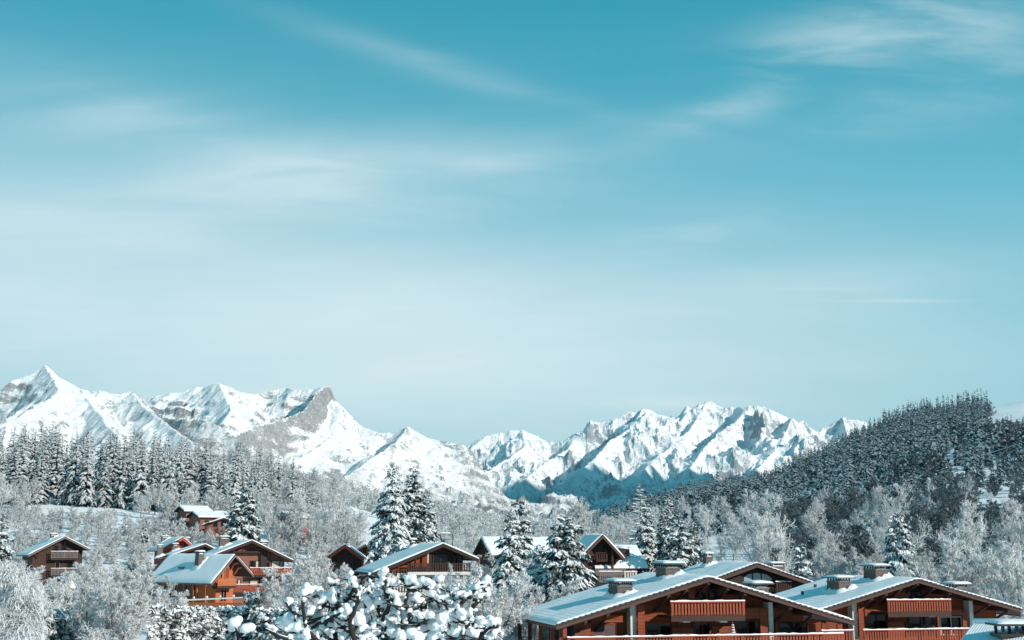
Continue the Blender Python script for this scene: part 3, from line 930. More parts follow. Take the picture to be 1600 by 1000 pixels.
            for ring in range(2):
                for i in range(nb):
                    j = (i + 1) % nb
                    fs.append((ring * nb + i, ring * nb + j, (ring + 1) * nb + j, (ring + 1) * nb + i))
            k.add(vs, fs)
            k.build('foot_snow', M['snow'], c, True)
        return c
    def fin(s, px0, px1, y0, y1, z0=0.0, mat='render'):
        x0 = s.loc(px0, 960, y0)[0]; x1 = s.loc(px1, 960, y0)[0]
        zt = min(s.zr(x0), s.zr(x1)) - s.t - 0.01
        MB().box(x0, x1, y0, y1, z0, zt).build('wing_wall', M[mat], s.root)
    def purlins(s, xs, y0=0.06, size=0.2, brace=True, mat='wood_brown'):
        for x in xs:
            zt = s.zr(x) - s.t - 0.03
            b = MB().box(x - size / 2, x + size / 2, y0, s.ov - 0.06, zt - size * 1.3, zt)
            pr = b.build('purlin', M[mat], s.root)
            if brace:
                MB().bar((x, s.ov - 0.1, zt - 1.25), (x, y0 + 0.3, zt - size * 1.3 - 0.02), 0.13, 0.15).build('brace', M[mat], pr)

def snow_pad(x0, x1, y0, y1, z, h, parent, name='snow_cap'):
    """a rounded cushion of snow on a flat top"""
    nx, ny = 9, 9
    u = np.linspace(-1, 1, nx)
    U, V = np.meshgrid(u, u)
    sq = lambda a: np.sign(a) * (1 - (1 - np.abs(a)) ** 1.6)
    X = (x0 + x1) / 2 + sq(U) * (x1 - x0) / 2
    Yg = (y0 + y1) / 2 + sq(V) * (y1 - y0) / 2
    prof = (np.clip(1 - np.abs(sq(U)) ** 5, 0, 1) * np.clip(1 - np.abs(sq(V)) ** 5, 0, 1)) ** 0.6
    Z = z + 0.003 + h * prof * (0.85 + 0.4 * (vnoise(X * 2.3 + x0 * 3, Yg * 2.3, 5) - 0.3))
    i = np.arange(81).reshape(9, 9)
    f = np.stack([i[:-1, :-1], i[:-1, 1:], i[1:, 1:], i[1:, :-1]], -1).reshape(-1, 4)
    return link(name, np_mesh(name, np.stack([X, Yg, Z], -1).reshape(-1, 3), f, [M['snow']], smooth=True), parent)

# --- the long chalet in front, right of the middle
c = Chalet('timber_chalet', 'wide red timber chalet with a striped parasol, left one of the front pair', (1108, 902), 83, 13, (869, 977), (1335, 971), 12.5, ov=3.0, eave_ov=2.2, rake_h=0.2, roof_t=0.16)
c1 = c
c.fin(985, 994, 2.1, 2.9)
c.fin(1201, 1208, 2.1, 2.9)
c.purlins([c.loc(p, 940, 0.1)[0] for p in (1045, 1073, 1108, 1138, 1165, 1235, 1270, 950, 915)])
c.balcony(1048, 1163, 939.5, 962, 0.5, beam=0.34)
c.balcony(887, 1317, 993, 1017, 0.2, beam=0.3)
c.window(1089, 1104, 921, 943, n=1, frame='wood_red')
c.window(1106, 1122, 921, 943, 'glass', n=1, frame='wood_dark')
c.window(1009, 1049, 972, 1003, n=2, frame='wood_red')
c.window(1084, 1110, 970, 1003, n=2, frame='wood_red')
c.window(1148, 1187, 969, 1003, n=2, frame='wood_red')
c.window(925, 964, 974, 1003, 'blind_dark', n=1, frame='wood_red')
c.window(1214, 1262, 972, 1003, n=2, frame='wood_dark')
for a in (1067, 1125):
    x0, z1 = c.loc(a, 967.5, 0.75); x1, z0 = c.loc(a + 11, 972.5, 0.75)
    MB().box(x0, x1, 0.7, 1.55, z0, z1).build('balcony_bracket', M['render'], c.root)  # white bracket end under the balcony, gives no light
c.chimney(978, 934, 1.15, 2.3, 0.66, cap_over=0.32)
c.chimney(1053, 905, 1.15, 2.3, 0.66, cap_over=0.28)
x_ = c.loc(1192, 925, 3.5)[0]
c.chimney(1192, 925, 1.1, 1.6, 0.62, cap_over=0.3, q=Vector((x_, 3.5, c.zr(x_))))
for y in (0.5, 3.5, 6.5, 9.5, 12.5):
    MB().box(-c.WL + 0.55, -c.WL + 0.78, y - 0.11, y + 0.11, 0, c.zr(-c.WL + 0.6) - c.t - 0.02).build('eave_post', M['wood_red'], c.root)
for y0, y1 in ((2.6, 5.2), (6.0, 8.6), (9.4, 12.0)):  # dark panes added to stand for the shade under the left eave
    zt_ = c.zr(c.xl) - 0.9
    f = MB().box(c.xl - 0.13, c.xl - 0.06, y0, y1, zt_ - 1.9, zt_).build('window', M['wood_dark'], c.root)
    MB().box(c.xl - 0.16, c.xl - 0.134, y0 + 0.1, y1 - 0.1, zt_ - 1.8, zt_ - 0.1).build('pane', M['glass'], f)
# inner posts of the facade
for a, b0, b1 in ((1008, 960, 1003), (1050, 930, 1003), (1083, 975, 1003), (1147, 968, 1003), (1190, 965, 1003), (923, 970, 1003), (900, 965, 1003), (1211, 968, 1003)):
    x, z1 = c.loc(a, b0, c.ov); z0 = c.loc(a, b1, c.ov)[1]
    MB().box(x - 0.1, x + 0.1, c.ov - 0.19, c.ov - 0.062, z0, min(z1, c.zr(x) - 0.3)).build('post', M['wood_red'], c.root)
# boarded bays that stand forward of the loggias
def bay(c, rects, y=1.85, mat='wood_red'):
    for a, b, p0, p1 in rects:
        x0, z1 = c.loc(a, p0, y); x1, z0 = c.loc(b, p1, y)
        za, zb = min(z1, c.zr(x0) - c.t - 0.06), min(z1, c.zr(x1) - c.t - 0.06)
        m = MB()
        z = z0
        top = max(za, zb)
        while z < top - 0.05:                 # lapped boards
            zt = min(z + 0.205, top)
            m.add([(x0, y - 0.05, z), (x1, y - 0.05, z), (x1, y + 0.12, z), (x0, y + 0.12, z), (x0, y - 0.02, min(zt, za)), (x1, y - 0.02, min(zt, zb)), (x1, y + 0.12, min(zt, zb)), (x0, y + 0.12, min(zt, za))],
                  [(0, 3, 2, 1), (4, 5, 6, 7), (0, 1, 5, 4), (1, 2, 6, 5), (2, 3, 7, 6), (3, 0, 4, 7)])
            z += 0.21
        m.build('panel', M[mat], c.root)
bay(c, [(996, 1008, 946, 1003), (1050, 1083, 981, 1003), (1112, 1146, 979, 1003), (1187, 1200, 950, 1003), (1075, 1086, 920, 941), (1048, 1066, 926, 941), (1150, 1187, 950, 967), (898, 923, 974, 1003), (924, 973, 962, 972), (1264, 1275, 975, 1003), (874, 884, 980, 1003)])

# --- its neighbour on the right
c = Chalet('timber_chalet', 'red timber chalet cut by the right border, right one of the front pair', (1435, 905), 98, 13, (1238, 968), (1628, 961), 13, ov=3.0, eave_ov=2.0, rake_h=0.2, roof_t=0.16)
c2 = c
c.fin(1332, 1339.5, 2.1, 2.9)
c.fin(1515, 1521, 2.1, 2.9)
c.purlins([c.loc(p, 935, 0.1)[0] for p in (1385, 1408, 1435, 1460, 1485, 1545, 1575, 1362)])
c.balcony(1386, 1485, 937, 956.5, 0.5, beam=0.34)
c.balcony(1349, 1540, 983, 1004, 0.2, beam=0.3)
c.balcony(1284, 1333, 985, 1005, 0.2, beam=0.3)
c.window(1353, 1385, 957, 992, n=2, frame='wood_dark')
c.window(1417, 1458, 958, 992, n=2, frame='wood_dark')
c.window(1467, 1503, 963, 992, n=2, frame='render')
c.window(1408, 1440, 920, 940, n=2, frame='wood_dark')
for a in (1401, 1450):
    x0, z1 = c.loc(a, 960, 0.75); x1, z0 = c.loc(a + 11, 964, 0.75)
    MB().box(x0, x1, 0.7, 1.55, z0, z1).build('balcony_bracket', M['render'], c.root)  # same white brackets as on the left chalet
for a, b0, b1 in ((1351, 950, 995), (1386, 940, 995), (1415, 972, 995), (1464, 962, 995), (1506, 960, 995), (1290, 960, 1003), (1312, 960, 1003)):
    x, z1 = c.loc(a, b0, c.ov); z0 = c.loc(a, b1, c.ov)[1]
    MB().box(x - 0.1, x + 0.1, c.ov - 0.19, c.ov - 0.062, z0, min(z1, c.zr(x) - 0.3)).build('post', M['wood_red'], c.root)
bay(c, [(1340.5, 1352, 943, 996), (1387, 1414, 972, 996), (1384, 1420, 925, 938), (1464, 1469, 960, 996), (1503, 1512, 955, 996), (1455, 1503, 953, 961), (1284, 1291, 974, 1003), (1308, 1317, 975, 1003)])
c.chimney(1322, 926, 1.15, 2.3, 0.75, cap_over=0.32)
c.chimney(1380, 908, 1.2, 2.2, 0.8, cap_over=0.28)
x_ = c.loc(1504, 925, 3.5)[0]
c.chimney(1504, 925, 1.2, 1.6, 0.7, cap_over=0.32, q=Vector((x_, 3.5, c.zr(x_))))
for a, b in ((1274, 921), (1254, 932)):
    q = c.on_roof(a, b)
    MB().box(q.x - 0.09, q.x + 0.09, q.y - 0.09, q.y + 0.09, q.z - 0.2, q.z + 0.42).build('vent_pipe', M['metal_dark'], c.root)

# --- dark chalet between them
c = Chalet('dark_chalet', 'dark brown chalet with an arched gable window, behind the front pair', (1183, 880), 120, 14, (1112, 906), (1284, 915), 12, ov=1.3, wood='wood_dark', eave_ov=0.9, tiles=True)
for i, (a, b, t0) in enumerate(((1162, 1174.5, 900), (1176.5, 1188, 895.5), (1190, 1205, 898))):
    # arched window in three lights: each a tall pane with a sloping head
    y = c.ov
    x0, zb = c.loc(a, 911, y); x1, _ = c.loc(b, 911, y)
    ha = c.loc(a, (902, 896, 896)[i], y)[1]; hb = c.loc(b, (896, 896, 903)[i], y)[1]
    hm = c.loc((a + b) / 2, (897.5, 895, 898)[i], y)[1]
    vs = []
    for yy in (y - 0.10, y - 0.06):
        vs += [(x0, yy, zb), (x1, yy, zb), (x1, yy, hb), ((x0 + x1) / 2, yy, hm), (x0, yy, ha)]
    MB().add(vs, [(0, 1, 2, 3, 4), (9, 8, 7, 6, 5), (0, 5, 6, 1), (1, 6, 7, 2), (2, 7, 8, 3), (3, 8, 9, 4), (4, 9, 5, 0)]).build('arched_window', M['glass_pale'], c.root)
c.balcony(1212, 1236, 909, 925, 0.6, rail='wood_brown', floor_mat='wood_dark', step=0.22)
c.chimney(1217, 899, 1.5, 1.2, 0.75)
c.chimney(1110, 905, 0.8, 1.0, 0.9, q=Vector((c.loc(1110, 905, 8)[0], 8, c.zr(c.loc(1110, 905, 8)[0]))))

# --- central chalet with white ground floor
c = Chalet('central_chalet', 'chalet with one long snowy roof slope, dark timber gable and white lower floor', (693, 849), 140, 15, (582, 895), (748, 873), 13, ov=1.3, wood='wood_dark', fascia='wood_dark', snow_mat='roof_snow_ribs', eave_ov=1.5, tiles=False, rake_h=0.3)
x0, z0 = c.loc(612, 893, c.ov); x1, _ = c.loc(742, 893, c.ov); zt = c.loc(690, 895, c.ov)[1]
MB().box(c.xl - 0.02, c.xr + 0.02, c.ov - 0.16, c.ov - 0.06, 0, zt).build('lower_wall', M['render'], c.root)
xa, za = c.loc(608, 882, c.ov); xb, zb = c.loc(640, 894, c.ov)
b = MB()
for (a, d, p0, p1) in ((609, 638, 876, 893), (641, 668, 868, 893)):
    x0, z1 = c.loc(a, p0, c.ov); x1, zb = c.loc(d, p1, c.ov)
    zl = min(z1, c.zr(x0) - c.t - 0.05)
    zh = min(c.loc(d, p0 - 10, c.ov)[1], c.zr(x1) - c.t - 0.05)
    vs = []
    for yy in (c.ov - 0.12, c.ov - 0.06): vs += [(x0, yy, zb), (x1, yy, zb), (x1, yy, zh), (x0, yy, zl)]
    MB().hexa([vs[0], vs[1], vs[5], vs[4], vs[3], vs[2], vs[6], vs[7]]).build('panel', M['wood_red'], c.root, False)
MB().box(*(c.loc(667.5, 900, .4)[0], c.loc(669.5, 900, .4)[0]), 0.4, 0.55, zt, c.zr(c.loc(668, 900, .4)[0]) - 0.3).build('post', M['blind'], c.root)
c.window(676, 700, 866, 893, n=2, frame='wood_dark')
c.window(708, 722, 868, 893, n=1, frame='wood_dark')
c.balcony(637, 735, 880, 894, 0.35, rail='wood_brown', floor_mat='render', step=0.26, snow=False)
c.window(657, 679, 938, 953, n=2, frame='render', y=c.ov - 0.12, shutters='fascia_red')
c.window(622, 636, 902, 914, n=1, frame='blind', y=c.ov - 0.12)
c.window(660, 676, 901, 914, n=1, frame='blind', y=c.ov - 0.12)
c.purlins([c.loc(p, 880, 0.1)[0] for p in (600, 622, 650, 718)], mat='wood_dark')
c.balcony(612, 740, 915, 926, -0.9, rail='metal_dark', floor_mat='render', step=0.3, snow=True)
c.chimney(724, 860, 1.7, 0.9, 0.85, mat='render_beige')
c.chimney(704, 851, 0.8, 0.7, 0.35, mat='brick')
c.chimney(646, 857, 0.7, 0.7, 0.6, mat='wood_brown', q=Vector((c.loc(646, 853, 11)[0], 11, c.zr(c.loc(646, 853, 11)[0]) )))

# --- pink log chalet and the orange one in front of it
c = Chalet('log_chalet', 'big faded pink log chalet with two carved balconies, behind the orange one', (394, 844), 180, 20, (318, 873), (460, 876), 14, ov=1.5, wood='wood_pink', fascia='wood_brown', snow_mat='roof_snow_ribs', eave_ov=1.2, tiles=False)
c.purlins([c.loc(p, 860, 0.1)[0] for p in (350, 365, 380, 394, 410, 425, 440)], mat='wood_dark')
x0, z1 = c.loc(362, 861, c.ov); x1, z0 = c.loc(405, 864, c.ov)
MB().box(x0, x1, 0.7, c.ov - 0.06, z0, z1).build('tie_beam', M['wood_dark'], c.root)
x0, z1 = c.loc(407, 860, c.ov); x1, z0 = c.loc(414, 945, c.ov)
MB().box(x0, x1, c.ov - 0.5, c.ov - 0.06, z0, z1).build('post', M['wood_dark'], c.root)
c.balcony(391, 455, 887, 898.5, 0.4, rail='wood_rail', floor_mat='wood_dark', style='cutout', step=0.24)
c.balcony(365, 420, 913, 925.5, 0.4, rail='wood_rail', floor_mat='wood_dark', style='cutout', step=0.24)
c.window(390.5, 398, 876, 887, frame='wood_dark')
c.window(399, 406, 876, 887, 'blind', frame='wood_dark')
c.window(416, 421, 878, 890, 'glass', frame='wood_dark')
c.window(424, 442, 876, 890, 'blind', frame='wood_dark', n=1)
c.window(371, 376, 905, 916, 'blind', frame='wood_dark')
c.window(390, 405, 905, 916, 'blind', frame='wood_dark')
c.window(408, 416, 905, 916, 'glass', frame='wood_dark')
c.chimney(351, 856, 1.5, 1.5, 1.2, mat='brick')
c.chimney(413, 851, 1.2, 1.3, 0.7, mat='brick', q=Vector((c.loc(413, 850, 6)[0], 6, c.zr(c.loc(413, 850, 6)[0]))))

c = Chalet('orange_chalet', 'small bright orange timber chalet with a snowy ribbed roof and boxed balcony', (368, 866), 158, 48, (330.5, 911), (396, 898), 14, ov=1.6, wood='wood_orange', fascia='wood_grey', snow_mat='roof_snow_ribs', eave_ov=1.8, tiles=False, rake_h=0.24)
c.balcony(340, 369, 904.5, 915.5, 0.4, rail='wood_orange', floor_mat='wood_brown', style='boards', snow=False)
c.window(343.5, 347, 890, 904, frame='wood_orange')
c.window(351, 357, 886, 904, 'wood_red', frame='wood_orange')
c.window(344, 353, 921, 940, n=2, frame='wood_orange')
MB().box(c.loc(340, 917, 0.5)[0], c.loc(361, 917, 0.5)[0], 0.45, c.ov - 0.06, c.loc(350, 920, 0.5)[1], c.loc(350, 917.2, 0.5)[1]).build('porch_roof', M['wood_brown'], c.root)
for p0, p1 in (((372, 880), (361, 889)), ((379, 886), (366, 897))):
    a, b = c.loc(*p0, 0.3), c.loc(*p1, 1.4)
    k = MB().tube([(a[0], 0.3, a[1]), ((a[0] + b[0]) / 2 - 0.1, 0.8, (a[1] + b[1]) / 2 + 0.25), (b[0], 1.4, b[1])], [0.11] * 3, 5)
    k.build('brace', M['wood_orange'], c.root)
for y0, y1 in ((5.2, 7.2), (7.6, 9.6), (10.0, 12.4)):  # dark glazing added in place of the shade on this side wall
    f = MB().box(c.xl - 0.13, c.xl - 0.06, y0, y1, 0.3, c.zr(c.xl) - 0.75).build('window', M['wood_brown'], c.root)
    MB().box(c.xl - 0.16, c.xl - 0.134, y0 + 0.1, y1 - 0.1, 0.4, c.zr(c.xl) - 0.9).build('pane', M['glass'], f)
for y in (2.4, 4.2, 5.0, 7.0):
    MB().box(c.xl - 1.0, c.xl - 0.85, y - 0.08, y + 0.08, 0, c.zr(c.xl - 0.9) - c.t - 0.02).build('post', M['wood_orange'], c.root)
c.chimney(315, 883, 0.95, 0.95, 1.25, mat='brick', q=None, flare=0.8)
q = c.on_roof(285, 889)
MB().box(q.x - 0.3, q.x + 0.3, q.y - 0.5, q.y + 0.5, q.z + 0.02, q.z + 0.26).build('skylight', M['slab'], c.root)

# --- dark chalet at the far left
c = Chalet('left_chalet', 'dark brown chalet with a grey boxed balcony behind the weeping tree', (102, 838), 222, 30, (44, 867), (141, 858), 12, ov=1.4, wood='wood_brown', fascia='wood_grey', eave_ov=1.0, tiles=False, siding=True)
c.balcony(80, 122, 861.5, 872.5, 0.3, rail='wood_grey', floor_mat='wood_dark', step=0.22)
c.balcony(80, 122, 888, 899, 0.3, rail='wood_grey', floor_mat='wood_dark', step=0.22)
c.window(84, 91, 852, 864, frame='wood_dark')
c.window(96, 104, 850, 864, frame='wood_dark')
c.window(104, 113, 878, 890, frame='wood_dark')
c.window(86, 93, 878, 890, frame='wood_pink')
c.chimney(64, 846, 1.0, 1.2, 1.1, mat='slab')
c.chimney(84, 842, 1.2, 1.0, 0.5, mat='brick')
c.purlins([c.loc(p, 860, 0.1)[0] for p in (60, 102, 130)], mat='wood_dark')

c = Chalet('garden_shed', 'low shed with a sloping snow topped red brown roof edge below the dark left chalet', (90, 903), 150, 5, (76, 911), (112, 919), 4, ov=0.6, wood='wood_grey', fascia='wood_brown', eave_ov=0.4, tiles=False, snow_th=0.25, cat='shed')

# --- roofs behind
c = Chalet('red_edged_house', 'house with red roof edges and a blackish chimney behind the orange chalet', (286, 839), 240, 25, (249, 860), (300, 851), 13, ov=1.2, wood='fascia_red', fascia='fascia_red', tiles=False, rake_h=0.5, siding=False, cat='house')
c.chimney(258, 846, 1.4, 1.2, 0.6, mat='slab')
c.chimney(296, 850, 0.9, 0.9, 0.7, mat='slab', q=Vector((c.loc(293, 848, 3)[0], 3, c.zr(c.loc(293, 848, 3)[0]))))
c = Chalet('low_house', 'low house with a long dark roof edge, left of the log chalet', (321, 850), 208, 22, (266, 868), (345, 862), 9, ov=1.0, wood='wood_dark', fascia='wood_dark', tiles=False, siding=False, rake_h=0.3, cat='house')
c.chimney(274, 862, 0.9, 0.9, 0.9, mat='slab')
c.chimney(248, 866, 0.9, 0.9, 0.9, mat='slab', q=Vector((c.loc(250, 868, 5)[0], 5, c.zr(-c.WL + 1))))
for nm, lab, ap, Y, yaw, l, r, D, wood in (
        ('hillside_house', 'uppermost of the three snowy roofed houses on the hillside', (279.5, 791), 346, -58, (271.5, 799), (287.5, 798.5), 8, 'wood_pink'),
        ('hillside_house', 'middle and longest roofed of the three houses on the hillside', (299, 799), 336, -60, (290, 808), (309.5, 808), 10.5, 'wood_pink'),
        ('hillside_house', 'lowest of the three hillside houses, its pink gable towards the valley', (350, 809), 322, 8, (316, 820), (374, 818), 8, 'wood_pink')):
    c = Chalet(nm, lab, ap, Y, yaw, l, r, D, ov=0.8, wood=wood, fascia='wood_brown', tiles=False, siding=False, eave_ov=0.6, cat='house', rake_h=0.25, snow_th=0.3, group=None)
    if yaw > 0:
        c.window(334, 340, 816, 823, frame='wood_dark')
        c.window(346, 352, 814, 823, frame='wood_dark')
    else:
        # windows of the eaves side that faces the valley
        for y in (2.5, 5.0, 7.5)[: 2 if D < 9 else 3]:
            f = MB().box(c.xr + 0.004, c.xr + 0.07, y - 0.5, y + 0.5, c.zr(c.xr) - 1.9, c.zr(c.xr) - 0.9).build('window', M['wood_dark'], c.root)
            MB().box(c.xr + 0.074, c.xr + 0.09, y - 0.4, y + 0.4, c.zr(c.xr) - 1.8, c.zr(c.xr) - 1.0).build('pane', M['glass'], f)
    if ap[0] == 279.5: c.chimney(318, 796, 0.8, 0.8, 0.9, mat='slab', q=Vector((0.4, 6.8, c.h - 0.2)))
c = Chalet('slope_house', 'small house with a red wall half hidden by frosted trees right of the fat spruce', (440, 800), 332, -48, (428, 809), (452, 809), 7, ov=0.7, wood='fascia_red', fascia='wood_brown', tiles=False, siding=False, eave_ov=0.5, cat='house', snow_th=0.3)
c.window(440, 444, 808, 814, frame='wood_dark')
c = Chalet('red_gabled_house', 'house with a bright red sloping roof edge left of the tall spruces', (539, 850), 208, 4, (502, 876), (576, 877), 9, ov=1.2, wood='wood_brown', fascia='fascia_red', tiles=False, rake_h=0.55, siding=False, cat='house')
c.window(546, 553, 873, 884, frame='wood_dark')
c = Chalet('tan_gabled_house', 'little tan gable peeping over the red roof edge', (571, 850), 226, -12, (554, 859), (586, 862), 9, ov=0.9, wood='wood_orange', fascia='wood_grey', tiles=False, siding=False, eave_ov=0.5, cat='house')
c.window(567, 572, 857, 864, frame='wood_dark')
c = Chalet('snow_roofed_house', 'house behind the slim spruces with a broad untouched snow roof', (751, 841), 206, -74, ('m', 5.5, 2.6), ('m', 5.5, 2.6), 12, ov=0.8, wood='wood_brown', fascia='wood_brown', tiles=False, siding=False, eave_ov=0.8, cat='house', snow_th=0.35)

# --- steep gabled chalet and its main roof
c = Chalet('steep_chalet', 'brown chalet with a steep cross gable, right of the broad bushy spruce', (942, 835), 150, 12, (903, 874), (976, 872), 7, ov=1.5, wood='wood_brown', fascia='fascia', tiles=False, eave_ov=0.7, rake_h=0.34, snow_th=0.25)
c.balcony(931, 949, 863, 874, 0.7, rail='wood_brown', floor_mat='wood_dark', step=0.24, snow=False)
c.window(934, 940, 852, 866, frame='wood_dark')
c.window(944, 950, 852, 866, frame='wood_dark')
zf = c.loc(950, 889, 0)[1]
MB().box(c.loc(930, 889, .2)[0], c.loc(978, 889, .2)[0], 0.2, 7, 0, zf).build('lower_wall', M['wood_grey'], c.root)
x, zz = c.loc(957, 890, 0.5)
MB().box(x - 0.12, x + 0.12, 0.4, 0.64, zf, c.zr(x) - 0.3).build('post', M['wood_brown'], c.root)
c.balcony(936, 972, 893, 906, -0.8, rail='wood_grey', floor_mat='wood_grey', step=0.24, snow=True)
c.balcony(975, 995, 893, 906, -0.6, rail='blind', floor_mat='wood_grey', step=0.3, snow=True)
# main roof: its ridge runs across, one slope towards the viewer
yr = 5.5
xa, zt = c.loc(915, 856, yr); xb, _ = c.loc(994, 855, yr)
zt = c.loc(980, 855, yr)[1]
ye = 1.2
ze = c.loc(980, 888, ye)[1]
r_ = MB()
vs = []
for xx in (xa, xb):
    vs += [(xx, ye, ze - 0.2), (xx, yr, zt - 0.2), (xx, yr, zt), (xx, ye, ze)]
r_.add(vs, [(0, 1, 2, 3), (7, 6, 5, 4), (0, 4, 5, 1), (1, 5, 6, 2), (2, 6, 7, 3), (3, 7, 4, 0)])
vs = []
for xx in (xa, xb):
    vs += [(xx, 2 * yr - ye, ze - 0.2), (xx, yr + .004, zt - 0.2), (xx, yr + .004, zt), (xx, 2 * yr - ye, ze)]
r_.add(vs, [(0, 1, 2, 3), (7, 6, 5, 4), (0, 4, 5, 1), (1, 5, 6, 2), (2, 6, 7, 3), (3, 7, 4, 0)])
mr = r_.build('main_roof', M['wood_brown'], c.root)
sl = MB()
vs = []
for xx in (xa - 0.05, xb + 0.05):
    vs += [(xx, ye - 0.06, ze + 0.006), (xx, yr, zt + 0.006), (xx, yr, zt + 0.28), (xx, ye - 0.02, ze + 0.26)]
sl.add(vs, [(0, 1, 2, 3), (7, 6, 5, 4), (0, 4, 5, 1), (1, 5, 6, 2), (2, 6, 7, 3), (3, 7, 4, 0)])
sl.build('snow_layer', M['snow'], mr)
MB().box(xa + 0.3, xb - 0.4, ye + 0.9, 2 * yr - ye - 0.8, 0, ze + 0.1).build('main_wall', M['wood_brown'], c.root)
x0 = c.loc(968, 860, 2.6)[0]; x1 = c.loc(982, 860, 2.6)[0]
dm = MB().hexa([(x0, 2.2, c.loc(975, 869, 2.2)[1]), (x1, 2.2, c.loc(975, 869, 2.2)[1]), (x1, yr - .2, zt - 0.5), (x0, yr - .2, zt - 0.5), (x0, 2.2, c.loc(975, 858, 2.2)[1]), (x1, 2.2, c.loc(975, 858, 2.2)[1]), (x1, yr - .2, c.loc(975, 858, 2.2)[1] + 0.1), (x0, yr - .2, c.loc(975, 858, 2.2)[1] + 0.1)]).build('dormer', M['wood_dark'], c.root)
snow_pad(x0 - 0.1, x1 + 0.1, 2.0, yr, c.loc(975, 858, 2.2)[1] + 0.11, 0.25, dm)

# --- tiny hut and the chalet up on the wooded hill
c = Chalet('tiny_hut', 'tiny wooden hut with a snowy pitched roof between the dark chalet and the rightmost chalet', (1289, 895), 215, 30, (1275, 908), (1297, 906), 3.5, ov=0.3, wood='wood_grey', fascia='wood_grey', tiles=False, siding=False, eave_ov=0.25, cat='hut', rake_h=0.2, snow_th=0.2)
c = Chalet('hillside_barn', 'snow roofed barn high up on the wooded hill at the right border', (1586, 716), 600, 12, (1560, 726), (1616, 727), 12, ov=1.5, wood='wood_brown', fascia='wood_brown', tiles=False, siding=False, eave_ov=1, cat='barn', snow_th=0.5)
c.window(1572, 1577, 726, 731, frame='wood_dark')
c.window(1590, 1595, 725, 731, frame='wood_dark')

# --- roof of the nearest house at the lower right corner
A, B = at(1523, 977, 43), at(1660, 981, 40.6)
E = at(1490, 1024, 40.2)
zg0 = zgf(A.x, A.y)
nh = tag(empty('near_house', (A.x, A.y, zg0)), 'nearest house, only its corrugated snowy roof and chimney showing, in the lower right corner', 'house')
o = nh.location
a_, b_, e_ = A - o, B - o, E - o
r_ = b_ - a_
n_ = r_.cross(e_ - a_).normalized()
if n_.z < 0: n_ = -n_
back = Vector((0.35, 3.6, -1.5))
m = MB()
for far in (e_, a_ + back):
    q = [a_, b_, far + r_, far]
    dn = Vector((0, 0, -0.16))
    m.add([tuple(v) for v in q] + [tuple(v + dn) for v in q], [(0, 1, 2, 3), (7, 6, 5, 4), (0, 4, 5, 1), (1, 5, 6, 2), (2, 6, 7, 3), (3, 7, 4, 0)])
nroof = m.build('roof', M['wood_brown'], nh)
cb = MB()
for i in range(34):
    t = (i + 0.5) / 34
    p0, p1 = a_ + r_ * t + n_ * 0.03, e_ + r_ * t + n_ * 0.03
    cb.tube([p0, p0.lerp(p1, 0.5) + n_ * 0.012, p1], [0.088, 0.09, 0.088], 8)
tag(cb.build('corrugation', M['snow'], nroof, True), kind='stuff')
MB().tube([a_ - r_ * 0.004 + Vector((0, 0, 0.07)), a_ + Vector((0, 0, 0.09)), a_ + r_ * 0.4 + Vector((0, 0, 0.10)), b_ + Vector((0, 0, 0.08))], [0.07, 0.13, 0.14, 0.13], 12).build('ridge_roll', M['snow'], nroof, True)
MB().bar(a_ + Vector((0, -0.05, -0.14)), e_ + Vector((0, -0.05, -0.14)), 0.05, 0.2).build('rake_board', M['wood_brown'], nroof)
wa, wb = a_.lerp(e_, 0.78), a_ + back * 0.75
m = MB()
q = [Vector((v.x, v.y, z)) for v in (wa + Vector((0.3, 0, 0)), wb + Vector((0.3, 0, 0)), wb + r_, wa + r_) for z in (0, v.z - 0.25)]
m.add(q, [(0, 2, 3, 1), (2, 4, 5, 3), (4, 6, 7, 5), (6, 0, 1, 7)])
m.build('wall', M['wood_brown'], nh)
ck = at(1584, 1003, 40.6) - o
w, d, zb_ = 0.52, 0.42, ck.z
st = MB().frustum(ck.x - w, ck.x + w, ck.y - d, ck.y + d, zb_ - 0.9, zb_ + 0.18, 0.92).build('chimney', M['brick'], nh)
MB().box(ck.x - w - 0.04, ck.x + w + 0.04, ck.y - d - .04, ck.y + d + .04, zb_ + 0.182, zb_ + 0.26).build('ledge', M['metal_dark'], st)
for xx in (-0.42, 0, 0.42):
    for yy in (-0.3, 0.3):
        MB().box(ck.x + xx - 0.04, ck.x + xx + 0.04, ck.y + yy - 0.04, ck.y + yy + 0.04, zb_ + 0.262, zb_ + 0.50).build('cap_post', M['metal_dark'], st)
MB().box(ck.x - w - 0.14, ck.x + w + 0.3, ck.y - d - .14, ck.y + d + .14, zb_ + 0.502, zb_ + 0.56).build('chimney_cap', M['metal_dark'], st)
snow_pad(ck.x - w - 0.12, ck.x + w + 0.28, ck.y - d - .12, ck.y + d + .12, zb_ + 0.562, 0.10, st)
